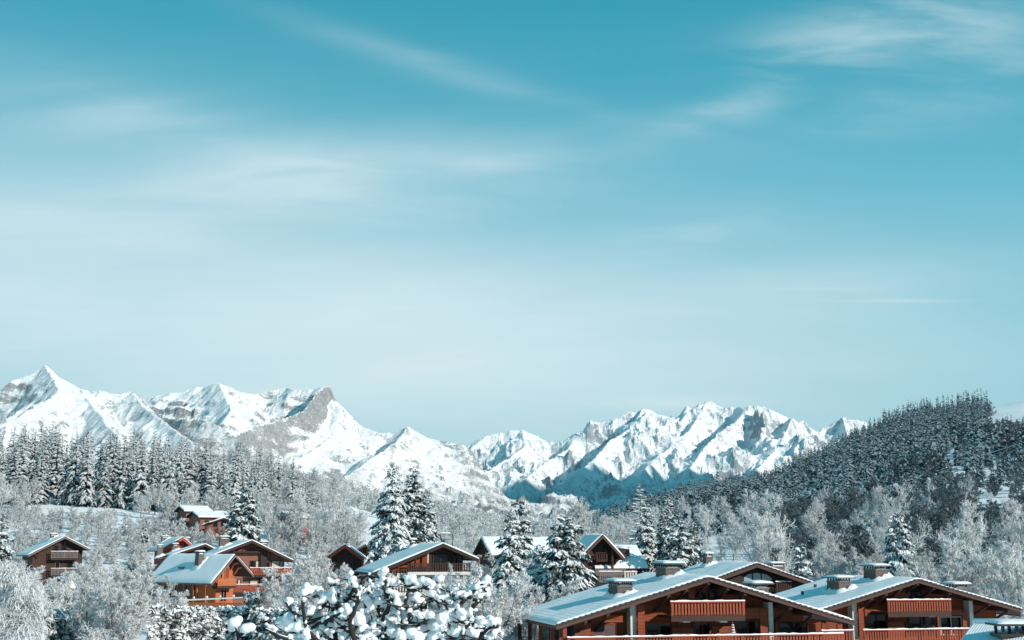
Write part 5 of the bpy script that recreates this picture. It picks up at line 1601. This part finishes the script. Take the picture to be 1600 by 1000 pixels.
def in_clearing(x, Y, z, h):
    px, py = proj(x, Y, z)
    jx, jy = 7 * math.sin(Y * 0.021 + x * 0.013) + 5 * math.sin(Y * 0.083 + x * 0.06), 3 * math.sin(x * 0.05 + Y * 0.03)
    if any(inside(px + jx, py + jy, q) for q in clear_u): return True
    # nor may a tree just below hide the snow
    for k in (0.35, 0.7):
        px2, py2 = proj(x, Y, z + k * h)
        if any(inside(px2 + jx, py2 + jy, q) for q in (clear_u[:3] if k < 0.5 else clear_u[:2])): return True
    return False

rh = np.random.default_rng(77)
cand = []
tries = 0
while len(cand) < 5200 and tries < 90000:
    tries += 1
    Y = math.sqrt(rh.uniform(370 ** 2, 1420 ** 2))
    px = rh.uniform(900, 1720)
    x = (px - 800) / FPX * Y
    z = zgf(x, Y)
    e = np.interp(800 + FPX * x / Y, HILL_U, HILL_E)
    if e < 3: continue
    h = rh.uniform(8, 19) * (0.8 + 0.5 * float(fbm(np.array([x / 60]), np.array([Y / 90]), 2, 5)[0]))
    if float(fbm(np.array([x / 45]), np.array([Y / 70]), 3, 15)[0]) < 0.36: continue
    if Y > 1180 and px > 1380: h *= 1.35
    if Y < 560: h *= 0.55 + 0.45 * (Y - 370) / 190
    if px > 1552 and Y > 1100: h *= 0.45
    if in_clearing(x, Y, z, h): continue
    if px > 1556 and Y > 1180 and rh.random() < 0.85: continue
    cand.append((Y, x, z, h))
cand.sort()
G_H = 'spruces on the wooded hill'
for i, (Y, x, z, h) in enumerate(cand[:30]):
    lab = ('tall' if h > 11 else 'short' if h < 8.5 else 'medium') + ' bluish spruce low on the hill' + landmark(800 + FPX * x / Y)
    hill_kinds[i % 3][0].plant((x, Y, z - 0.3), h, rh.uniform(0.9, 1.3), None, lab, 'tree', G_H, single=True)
def forest_mass(name, items, protos, mat, label):
    vs, fs, b = [], [], 0
    r = np.random.default_rng(5)
    for i, (Y, x, z, h) in enumerate(items):
        v, f, H = protos[i % len(protos)]
        a = r.uniform(0, 6.283)
        k = h / H
        w = k * r.uniform(1.05, 1.6)
        ca, sa = math.cos(a), math.sin(a)
        q = np.empty_like(v)
        q[:, 0] = (v[:, 0] * ca - v[:, 1] * sa) * w + x
        q[:, 1] = (v[:, 0] * sa + v[:, 1] * ca) * w + Y
        q[:, 2] = v[:, 2] * k + z - 0.3
        vs.append(q); fs.append(f + b); b += len(v)
    o = link(name, np_mesh(name, np.concatenate(vs), np.concatenate(fs), [mat]))
    tag(o, label, kind='stuff')
far_protos = []
for i in range(4):
    v, f = spruce_crown(25, (3.3, 2.8, 3.7, 3.1)[i], 7, 5, 0, 2, 140 + i, droop=0.9, th=0.7, bottom=0.05, power=0.6)
    far_protos.append((v, f, 25))
for i in range(1):
    pass
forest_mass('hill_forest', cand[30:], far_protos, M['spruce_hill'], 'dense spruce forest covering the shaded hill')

# broadleaved trees mixed into the hill forest
lp_ = []
for i in range(3):
    w, t = broadleaf(12, 260 + i, stems=2, spread=0.28, n=(8, 5, 4, 2), limb=0.52, t0=0.1, tw=0.11, ang=(0.45, 1.0))
    lp_.append((*cat([w, t]), 12))
mixed = []
while len(mixed) < 420:
    Y = rh.uniform(420, 1250); px = rh.uniform(1000, 1690)
    x = (px - 800) / FPX * Y
    if float(fbm(np.array([x / 80]), np.array([Y / 110]), 3, 25)[0]) < 0.50: continue
    z = zgf(x, Y)
    if np.interp(px, HILL_U, HILL_E) < 10 or in_clearing(x, Y, z, 10): continue
    mixed.append((Y, x, z, rh.uniform(8, 15)))
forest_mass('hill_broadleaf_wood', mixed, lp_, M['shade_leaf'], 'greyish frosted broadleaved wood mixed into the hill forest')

# --- the pale wooded slope in the middle
rm = np.random.default_rng(88)
fl = []
while len(fl) < 900:
    px = rm.uniform(430, 860); Y = math.sqrt(rm.uniform(560 ** 2, 1270 ** 2))
    x = (px - 800) / FPX * Y
    z = zgf(x, Y)
    fl.append((Y, x, z, rm.uniform(8, 15)))
protos = []
for i in range(3):
    w, t = broadleaf(12, 230 + i, stems=3, spread=0.3, n=(8, 5, 4, 3), limb=0.5, t0=0.08, tw=0.075, ang=(0.45, 1.0))
    protos.append((*cat([w, t]), 12))
rt = np.random.default_rng(99)
th = []
for _ in range(70):
    px, Y = rt.uniform(-40, 290), rt.uniform(205, 300)
    x = (px - 800) / FPX * Y
    if 40 < px < 130 and Y < 226 or px > 245 and Y < 245: continue
    th.append((Y, x, zgf(x, Y), rt.uniform(2.0, 4.2)))
for _ in range(46):
    px, Y = rt.choice([rt.uniform(-40, 185), rt.uniform(262, 300)]), rt.uniform(345, 372)
    x = (px - 800) / FPX * Y
    th.append((Y, x, zgf(x, Y), rt.uniform(2.6, 4.6)))
for (n_, x0_, x1_, y0_, y1_, h0_, h1_) in ((70, -40, 330, 280, 350, 3.5, 5), (40, 330, 560, 300, 400, 5, 9), (40, 640, 900, 280, 480, 5, 9)):
    for _ in range(n_):
        px, Y = rt.uniform(x0_, x1_), rt.uniform(y0_, y1_)
        if blocked(px, Y): continue
        x = (px - 800) / FPX * Y
        z_ = zgf(x, Y); h_ = rt.uniform(h0_, h1_)
        if in_clearing(x, Y, z_, h_): continue
        th.append((Y, x, z_, h_))
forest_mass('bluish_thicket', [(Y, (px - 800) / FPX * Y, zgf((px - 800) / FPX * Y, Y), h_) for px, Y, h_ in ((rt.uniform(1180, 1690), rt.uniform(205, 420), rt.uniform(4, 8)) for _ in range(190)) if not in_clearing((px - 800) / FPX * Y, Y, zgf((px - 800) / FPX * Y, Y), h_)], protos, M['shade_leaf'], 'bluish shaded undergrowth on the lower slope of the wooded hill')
forest_mass('frosted_thicket', th, protos, M['frost_far'], 'frosted undergrowth between the trees of the slopes')
protos = []
for i in range(3):
    w, t = broadleaf(12, 200 + i, stems=2, spread=0.25, n=(7, 4, 3, 2), limb=0.5, t0=0.12, tw=0.14, ang=(0.45, 1.0))
    protos.append((*cat([w, t]), 12))
forest_mass('slope_wood', fl, protos, M['frost_far'], 'pale frosted wood on the far slope in the middle of the valley')
print('unique tris after forest', tri_count())
# ------------------------------------------------------------------ the tree with snow cushions in front
YF = 27.0
def z4(x, y, dy=0.0):
    return at(400 + x / 4.0, 750 + y / 4.0, YF + dy)
limbs_px = [
    ([(650, 1300), (620, 1080), (600, 960), (590, 860), (640, 760), (600, 640)], -0.4),
    ([(650, 1300), (560, 1100), (500, 1000), (470, 880), (480, 780), (480, 650)], 0.6),
    ([(650, 1300), (500, 1120), (380, 1000), (300, 900), (298, 760)], -0.8),
    ([(650, 1300), (760, 1080), (830, 960), (800, 880), (740, 760), (690, 680)], 0.3),
    ([(650, 1300), (800, 1100), (900, 960), (960, 840), (930, 740), (980, 620)], -0.3),
    ([(655, 1300), (900, 1120), (1010, 960), (1000, 860), (1080, 740), (1120, 640)], 0.8),
    ([(660, 1300), (980, 1120), (1120, 1000), (1200, 900), (1230, 820), (1300, 760), (1350, 700), (1420, 650)], -0.2),
    ([(660, 1300), (1100, 1150), (1290, 1000), (1310, 930), (1340, 870)], 0.5),
    ([(660, 1300), (1200, 1180), (1380, 1020), (1430, 950), (1490, 910)], -0.9),
    ([(650, 1300), (420, 1150), (200, 1000), (60, 930)], -0.9),
    ([(300, 930), (250, 830), (185, 765)], -0.8),
    ([(470, 880), (540, 790), (600, 700)], 0.2),
    ([(800, 880), (830, 780), (800, 660), (795, 590)], -0.5),
    ([(300, 930), (400, 900), (470, 860), (530, 830)], -1.0),
    ([(1200, 900), (1250, 770), (1225, 700)], 0.2),
    ([(1340, 800), (1420, 730), (1460, 700)], 0.1),
]
lumps = [(480, 640, 55, 30, -25), (595, 600, 30, 40, 70), (612, 655, 32, 42, 80), (300, 695, 50, 48, 60), (372, 690, 42, 42, 0), (225, 770, 65, 28, -38), (480, 725, 42, 48, 80), (525, 745, 45, 36, 0), (585, 705, 36, 34, 30), (650, 690, 34, 30, 0), (738, 665, 32, 34, 0), (795, 595, 36, 36, -50), (835, 640, 44, 30, -55), (800, 650, 34, 32, 0), (808, 690, 32, 34, 0), (852, 715, 42, 38, -60), (765, 740, 42, 40, -60), (800, 790, 46, 40, -50), (960, 622, 58, 42, 10), (985, 655, 52, 42, 0), (990, 730, 38, 40, 0), (1062, 645, 46, 34, -30), (1092, 690, 58, 58, -60), (1130, 620, 36, 36, 0), (1130, 720, 66, 40, -30), (1180, 745, 46, 32, 0), (1235, 690, 32, 34, 60), (1350, 690, 46, 42, 40), (1420, 635, 38, 40, 70), (1425, 690, 42, 38, 0), (1375, 720, 42, 32, 20), (1290, 715, 40, 28, -10), (560, 830, 58, 48, 20), (632, 865, 52, 58, 70), (540, 890, 62, 34, 10), (902, 820, 54, 42, 0), (985, 820, 42, 36, 0), (918, 880, 58, 26, 0), (1200, 850, 50, 52, 40), (1150, 895, 64, 56, 40), (1210, 790, 52, 30, -40), (1285, 850, 52, 40, -30), (1332, 838, 26, 34, 70), (1322, 880, 32, 34, 0), (1440, 890, 46, 34, 30), (1502, 885, 36, 38, 0), (1492, 930, 32, 32, 0), (1470, 975, 46, 36, 30), (55, 865, 52, 22, 5), (112, 930, 52, 28, -10), (242, 910, 52, 42, 20), (312, 960, 34, 46, 70), (345, 820, 36, 42, 60), (800, 900, 46, 42, 0), (762, 940, 52, 46, 30), (872, 950, 54, 54, 0), (962, 965, 64, 54, 0), (1015, 930, 44, 44, 0), (1140, 975, 66, 46, 0), (1062, 905, 44, 50, 0), (700, 985, 58, 40, 0), (420, 760, 34, 50, 60), (640, 940, 42, 46, 0), (440, 950, 60, 34, -20), (1230, 950, 52, 44, 0), (1370, 960, 38, 36, 0), (560, 975, 54, 36, 0), (690, 760, 40, 34, -40), (1010, 880, 40, 30, 0), (1060, 850, 40, 42, 40), (660, 830, 30, 44, 70), (730, 880, 30, 40, -60), (880, 770, 28, 34, -60), (1030, 760, 30, 44, 60)]
rf = np.random.default_rng(12)
base_p = at(650 / 4 + 400, 900, YF)
T0 = Vector((base_p.x, YF, zgf(base_p.x, YF)))
tree = tag(empty('pollarded_tree', T0), 'dark knobbly pollarded tree in front, each branch carrying fat cushions of snow', 'tree')
def rel(p): return Vector(p) - T0
wood = MB()
head = z4(650, 1300)
wood.tube([rel(T0 - Vector((0, 0, 0.4))), rel(T0 + Vector((0.05, 0, 2.0))), rel(head)], [0.24, 0.20, 0.17], 8)
wood.build('trunk', M['bark'], tree, True)
limb_pts = []
for pts, off in limbs_px:
    n = len(pts)
    P = [rel(z4(x, y, off * i / (n - 1))) for i, (x, y) in enumerate(pts)]
    # more points, a little crooked
    Q = []
    for a, b in zip(P[:-1], P[1:]):
        for k in range(3):
            Q.append(a.lerp(b, k / 3) + Vector(rf.normal(size=3) * 0.018))
    Q.append(P[-1])
    r0 = 0.075 if pts[0][1] > 1200 else 0.045
    lm = MB()
    lm.tube(Q, list(np.linspace(r0, 0.026, len(Q)) * (1 + 0.18 * rf.normal(size=len(Q)))), 7)
    for i, q in enumerate(Q):
        if i > len(Q) * 0.35: limb_pts.append(q)
    lm.build('limb', M['bark'], tree, True)
bm = bmesh.new()
for (x, y, rx, ry, ang) in lumps:
    cand_ = sorted(limb_pts, key=lambda q: (q - rel(z4(x, y + ry, 0))).length)
    near_ = cand_[0]
    dyy = (near_.y + T0.y - YF) * 0.8 + rf.uniform(-0.25, 0.25)
    c0 = rel(z4(x, y, dyy))
    k = 1 / 4.0 / 74.0
    a = R(-ang) if False else R(ang)
    n = 5 if max(rx, ry) > 45 else 4
    L_ = max(rx, ry) * k * 0.60
    rad = min(rx, ry) * k * 0.88
    ax = Vector((math.cos(a), 0, math.sin(a)))
    for j in range(n):
        t = (j / (n - 1) - 0.5) * 2
        p = c0 + ax * (L_ * t * 0.8) + Vector((0, rf.uniform(-.06, .06), rf.uniform(-.02, .03)))
        p = p + Vector((rf.uniform(-.5, .5) * rad, rf.uniform(-.5, .5) * rad, rf.uniform(-.35, .45) * rad))
        r_ = rad * rf.uniform(0.50, 0.86)
        bmesh.ops.create_icosphere(bm, subdivisions=2, radius=1.0, matrix=Matrix.Translation(p) @ Matrix.Diagonal((r_ * rf.uniform(1, 1.2), r_ * rf.uniform(0.9, 1.3), r_ * rf.uniform(0.85, 1.05), 1)))
    tw = MB()
    # the branch under the cushion, ending in a knob, and thin shoots
    foot = c0 - Vector((0, 0, rad * 0.82))
    mid = near_.lerp(foot, 0.5) + Vector((rf.uniform(-.05, .05), 0, -0.04))
    if (near_ - foot).length > 0.08:
        tw.tube([near_, mid, foot, foot + ax * L_ * 0.5], [0.026, 0.024, 0.032, 0.02], 6)
    tw.tube([foot - ax * L_ * 0.9, foot - Vector((0, 0, .03)), foot + ax * L_ * 0.9 + Vector((0, 0, -0.01))], [0.016, 0.034, 0.014], 6)
    for j in range(6):
        d = Vector((rf.normal(), rf.normal() * 0.6, rf.uniform(-0.3, 0.9))).normalized()
        e = foot + d * rf.uniform(0.12, 0.36)
        tw.tube([foot, foot.lerp(e, 0.5) + Vector(rf.normal(size=3) * 0.02), e], [0.013, 0.010, 0.006], 5)
        if rf.random() < 0.45:
            bmesh.ops.create_icosphere(bm, subdivisions=1, radius=rf.uniform(0.03, 0.06), matrix=Matrix.Translation(e + Vector((0, 0, 0.02))))
    tw.build('branch', M['bark'], tree, True)
# snow also lies along the limbs
for q in limb_pts[::1]:
    if rf.random() < 0.6:
        r_ = rf.uniform(0.045, 0.085)
        bmesh.ops.create_icosphere(bm, subdivisions=1, radius=r_, matrix=Matrix.Translation(q + Vector((0, 0, 0.05))))
# more cushions on the branches at the back of the crown
for j in range(34):
    x = rf.uniform(180, 1440); y = rf.uniform(760 + 0.00022 * (x - 800) ** 2, 1010)
    p = rel(z4(x, y, rf.uniform(0.7, 1.7)))
    for q in range(2):
        r_ = rf.uniform(0.10, 0.19)
        bmesh.ops.create_icosphere(bm, subdivisions=2, radius=1.0, matrix=Matrix.Translation(p + Vector((rf.uniform(-.14, .14), rf.uniform(-.1, .1), rf.uniform(-.09, .09)))) @ Matrix.Diagonal((r_ * 1.2, r_, r_ * 0.9, 1)))
    near_ = min(limb_pts, key=lambda q: (q - p).length)
    MB().tube([near_, near_.lerp(p, 0.5) - Vector((0, 0, 0.06)), p - Vector((0, 0, 0.1))], [0.03, 0.026, 0.02], 6).build('branch', M['bark'], tree, True)
me = bpy.data.meshes.new('snow_cushion')
bm.to_mesh(me); bm.free()
def cushion_material():
    m, T, b = material('cushion_snow')
    co = T.n('ShaderNodeTexCoord').outputs['Object']
    n1 = T.noise(co, 3.0, 4, 0.6); n2 = T.noise(co, 22.0, 4, 0.65)
    T.put(b.inputs['Base Color'], T.mix(n1, (0.79, 0.82, 0.84), (0.84, 0.85, 0.86)))
    b.inputs['Roughness'].default_value = 0.8
    b.inputs['Specular IOR Level'].default_value = 0.15
    b.inputs['Subsurface Weight'].default_value = 0.0
    bump(T, b, T.math('ADD', T.math('MULTIPLY', n1, 0.5), T.math('MULTIPLY', n2, 0.35)), 0.6, 0.05)
    return m
me.materials.append(cushion_material())
sn = link('snow_load', me, tree)
rmod = sn.modifiers.new('Remesh', 'REMESH')
rmod.mode = 'VOXEL'; rmod.voxel_size = 0.022; rmod.use_smooth_shade = True
sm = sn.modifiers.new('Smooth', 'SMOOTH'); sm.iterations = 4; sm.factor = 0.6
tx = bpy.data.textures.new('cushion_relief', 'CLOUDS'); tx.noise_scale = 0.11; tx.noise_depth = 2
dm_ = sn.modifiers.new('Relief', 'DISPLACE'); dm_.texture = tx; dm_.strength = 0.055; dm_.mid_level = 0.5; dm_.texture_coords = 'LOCAL'

# a young one at its left
T1 = at(372, 1000, 44); T1 = Vector((T1.x, 44, zgf(T1.x, 44)))
tree2 = tag(empty('young_tree', T1), 'short dark stem with two snow cushions, in front of the clipped hedge', 'tree')
w2 = MB()
P = [at(373, 1040, 44), at(373, 995, 44), at(369, 980, 44)]
w2.tube([Vector((0, 0, -0.3)), P[0] - T1, P[1] - T1, P[2] - T1], [0.10, 0.08, 0.07, 0.05], 7)
w2.tube([P[1] - T1, at(385, 985, 43.8) - T1, at(392, 978, 43.7) - T1], [0.06, 0.05, 0.03], 6)
w2.build('trunk', M['bark'], tree2, True)
bm = bmesh.new()
for (x, y, r_, dz) in ((366, 973, 11, 0), (372, 968, 8, 0), (384, 982, 10, -0.3), (391, 980, 9, -0.3), (378, 990, 6, 0.1), (362, 982, 7, 0.2)):
    p = at(x, y, 44 + dz) - T1
    q = r_ / 45.5
    bmesh.ops.create_icosphere(bm, subdivisions=2, radius=1.0, matrix=Matrix.Translation(p) @ Matrix.Diagonal((q, q, q * 0.8, 1)))
me2 = bpy.data.meshes.new('snow_cushion'); bm.to_mesh(me2); bm.free(); me2.materials.append(me.materials[0])
s2 = link('snow_load', me2, tree2)
for src in ('REMESH', 'SMOOTH'):
    md = s2.modifiers.new(src.title(), src)
    if src == 'REMESH': md.mode = 'VOXEL'; md.voxel_size = 0.035; md.use_smooth_shade = True
    else: md.iterations = 4; md.factor = 0.6

# ------------------------------------------------------------------ hedges
M['hedge'] = laden_material('hedge_leaves_and_snow', (0.018, 0.026, 0.024), 0.28, 0.72, nscale=1.2, namp=0.7, under2=(0.03, 0.04, 0.036), var=0.0)
def hedge(name, label, px0, px1, top, Y0, Y1, depth, n, seed, cat='hedge', leaf=0.42, snow_top=True):
    a, b = at(px0, top, Y0), at(px1, top, Y1)
    za, zb_ = zgf(a.x, Y0), zgf(b.x, Y1)
    o = Vector(((a.x + b.x) / 2, (Y0 + Y1) / 2, min(za, zb_)))
    root = tag(empty(name, o), label, cat)
    r = np.random.default_rng(seed)
    t = r.random(n)
    zt = (a.z * (1 - t) + b.z * t)
    face = r.random(n)
    d = np.where(face < 0.65, r.uniform(-0.06, 0.1, n), r.random(n)) * depth
    hh = np.where(face < 0.65, r.random(n) ** 0.8, r.uniform(0.86, 1.0, n))
    x = a.x * (1 - t) + b.x * t - o.x
    y = Y0 * (1 - t) + Y1 * t - o.y + d
    z = hh * (zt - o.z) + 0.12 * r.normal(size=n)
    az = np.where(face < 0.65, r.uniform(-2.6, -0.5, n), r.uniform(0, 6.28, n))
    L = leaf * r.uniform(0.6, 1.5, n)
    v, f = pads(np.stack([x, y, z], -1), az, L, L * r.uniform(0.3, 0.55, n), L * r.uniform(0.18, 0.4, n), r.uniform(-0.2, 0.5, n), r.uniform(0.3, 0.9, n), 3, r, jit=0.25)
    link('leaf_mass', np_mesh('hedge_leaves', v, f, [M['hedge']]), root)
    core = MB()
    core.hexa([(a.x - o.x, Y0 - o.y + 0.15, -0.3), (b.x - o.x, Y1 - o.y + 0.15, -0.3), (b.x - o.x, Y1 - o.y + depth, -0.3), (a.x - o.x, Y0 - o.y + depth, -0.3),
               (a.x - o.x, Y0 - o.y + 0.15, (a.z - o.z) * 0.93), (b.x - o.x, Y1 - o.y + 0.15, (b.z - o.z) * 0.93), (b.x - o.x, Y1 - o.y + depth, (b.z - o.z) * 0.93), (a.x - o.x, Y0 - o.y + depth, (a.z - o.z) * 0.93)])
    core.build('light_block_core', M['metal_dark'], root)  # plain dark box added inside to stop light passing through
    return root
hedge('clipped_hedge', 'long dark clipped hedge capped with snow in front of the orange chalet', 232, 402, 951, 112, 116, 1.3, 2600, 3)
hedge('clipped_hedge', 'short dark snow spotted hedge between the weeping tree and the big frosted bush', 66, 128, 956, 108, 112, 1.5, 1100, 4)
hedge('clipped_shrub', 'dark rounded clipped shrub beside the end of the orange fence', 383, 400, 928, 140, 141, 1.2, 420, 5, 'shrub', 0.3)
hedge('snowy_hedge', 'low snow covered hedge behind the left part of the snow cushion tree', 396, 470, 955, 98, 96, 1.4, 900, 6)

# ------------------------------------------------------------------ fence of the orange chalet
fa, fb = at(262, 939, 149), at(386, 933.5, 146)
fl_ = (fb - fa).length
fence = tag(empty('board_fence', (fa.x, fa.y, fa.z - 1.15), math.atan2(fb.y - fa.y, fb.x - fa.x)), 'orange board fence with a snow lined white top rail before the orange chalet', 'fence')
slope = (fb.z - fa.z) / fl_
n = 7
pm = MB().box(-0.06, 0.06, -0.06, 0.06, -1.2, 1.3).mesh('post', M['wood_orange'])
sp_ = MB().frustum(-0.09, 0.09, -0.09, 0.09, 1.302, 1.52, 0.5).mesh('snow_cap', M['snow'])
for i in range(n):
    x = fl_ * i / (n - 1)
    o = link('post', pm, fence); o.location = (x, 0, x * slope)
    link('snow_cap', sp_, o)
MB().hexa([(0, -0.10, 1.08), (fl_, -0.10, 1.08 + fl_ * slope), (fl_, -0.065, 1.08 + fl_ * slope), (0, -0.065, 1.08), (0, -0.10, 1.24), (fl_, -0.10, 1.24 + fl_ * slope), (fl_, -0.065, 1.24 + fl_ * slope), (0, -0.065, 1.24)]).build('top_rail', M['snow'], fence)
bb = MB().hexa([(0, -0.09, 0), (fl_ , -0.09, 0), (fl_, -0.065, 0), (0, -0.065, 0), (0, -0.09, .2), (fl_, -0.09, .2), (fl_, -0.065, .2), (0, -0.065, .2)]).mesh('board', M['wood_orange'])
for k in range(4):
    o = link('board', bb, fence); o.location = (0, 0, -0.1 + 0.23 * k + slope * fl_ * 0.5)

# ------------------------------------------------------------------ closed parasol on the balcony of the left front chalet
M['stripe'] = plain_material('parasol_white_cloth', (0.72, 0.70, 0.68), 0.95, 4)
M['stripe_red'] = plain_material('parasol_dark_stripe', (0.16, 0.05, 0.045), 0.9, 4)
x, zt = c1.loc(1144.5, 972, 0.9)
_, zb2 = c1.loc(1144.5, 993, 0.9)
pos = c1.M @ Vector((x, 0.9, zb2 - 0.9))
par = tag(empty('closed_parasol', pos, R(13)), 'folded parasol with dark and white stripes standing on the lower balcony', 'parasol')
hh = (zt - zb2)
MB().tube([(0, 0, 0), (0, 0, 0.9 + hh + 0.08)], [0.025, 0.02], 8).build('pole', M['metal_dark'], par)
nb = 11
for i in range(nb):
    a, b = i / nb, (i + 1) / nb
    w0, w1 = 0.17 * (1 - a) ** 0.8 + 0.03, 0.17 * (1 - b) ** 0.8 + 0.03
    MB().tube([(0, 0, 0.92 + hh * a), (0, 0, 0.92 + hh * b)], [w0, w1], 9).build('stripe', M['stripe' if i % 2 == 0 else 'stripe_red'], par)
MB().tube([(0, 0, 0), (0, 0, 0.08)], [0.24, 0.22], 12).build('base', M['slab'], par)

# ------------------------------------------------------------------ street lamp, posts, cable
p = at(707, 835, 212)
lamp = tag(empty('street_lamp', (p.x, 212, zgf(p.x, 212))), 'thin street lamp with snow on its arm behind the central chalet', 'street lamp')
hz_ = p.z - lamp.location.z
MB().tube([(0, 0, -0.5), (0, 0, hz_)], [0.09, 0.06], 8).build('pole', M['metal_dark'], lamp)
MB().tube([(0, 0, hz_ - 0.05), (-0.8, 0, hz_ + 0.1), (-1.7, 0, hz_ + 0.1)], [0.05, 0.045, 0.04], 6).build('arm', M['metal_dark'], lamp)
hd = MB().box(-2.1, -1.4, -0.15, 0.15, hz_ + 0.02, hz_ + 0.14).build('lamp_head', M['metal_dark'], lamp)
snow_pad(-2.1, -0.3, -0.14, 0.14, hz_ + 0.15, 0.22, lamp)
for i, (px, top) in enumerate(((455, 950), (461, 952))):
    q = at(px, top, 88)
    g = zgf(q.x, 88)
    o = MB().tube([(0, 0, -0.4), (0, 0, q.z - g)], [0.07, 0.06], 7).build('fence_post', M['wood_dark'])
    o.location = (q.x, 88, g)
    tag(o, ('left' if i == 0 else 'right') + ' one of two dark wooden posts in the snow beyond the snow cushion tree', 'post')
a, b = at(1370, 750.5, 560), at(1640, 677, 430)
pts = []
for i in range(25):
    t = i / 24
    q = a.lerp(b, t); q.z -= 6.0 * 4 * t * (1 - t) * 0.25
    pts.append(q)
cb_ = MB().tube([q - a for q in pts], [0.10] * 25, 5).build('overhead_cable', plain_material('rimed_cable', (0.6, 0.64, 0.66), 0.9))
cb_.location = a
tag(cb_, 'long thin overhead cable crossing in front of the wooded hill', 'cable')

# ------------------------------------------------------------------ the air of the valley
hm = bpy.data.materials.new('valley_air')
hm.use_nodes = True
hm.node_tree.nodes.clear()
hv = hm.node_tree.nodes.new('ShaderNodeVolumePrincipled')
hv.inputs['Color'].default_value = (0.80, 0.92, 0.97, 1)
hv.inputs['Density'].default_value = 0.000008
hv.inputs['Anisotropy'].default_value = 0.1
ho = hm.node_tree.nodes.new('ShaderNodeOutputMaterial')
hm.node_tree.links.new(hv.outputs[0], ho.inputs['Volume'])
hz = MB().box(-17000, 17000, -400, 17500, -140, 3900).build('haze', hm)
tag(hz, 'thin bluish air filling the valley', kind='stuff')

# ------------------------------------------------------------------ where look and neighbours do not tell trees apart, their order along the row does
ORD = ['leftmost', 'second', 'third', 'fourth', 'fifth', 'sixth', 'seventh', 'eighth', 'ninth', 'tenth', 'eleventh', 'twelfth']
bpy.context.view_layer.update()
sets = {}
for o in col.objects:
    if o.parent is None and 'label' in o and 'group' in o: sets.setdefault(o['label'], []).append(o)
for lab, os_ in sets.items():
    if 1 < len(os_) <= 12:
        os_.sort(key=lambda o: proj(*o.location)[0])
        for i, o in enumerate(os_):
            o['label'] = lab + ', ' + (ORD[0] if i == 0 else 'rightmost' if i == len(os_) - 1 else ORD[i] + ' from left')
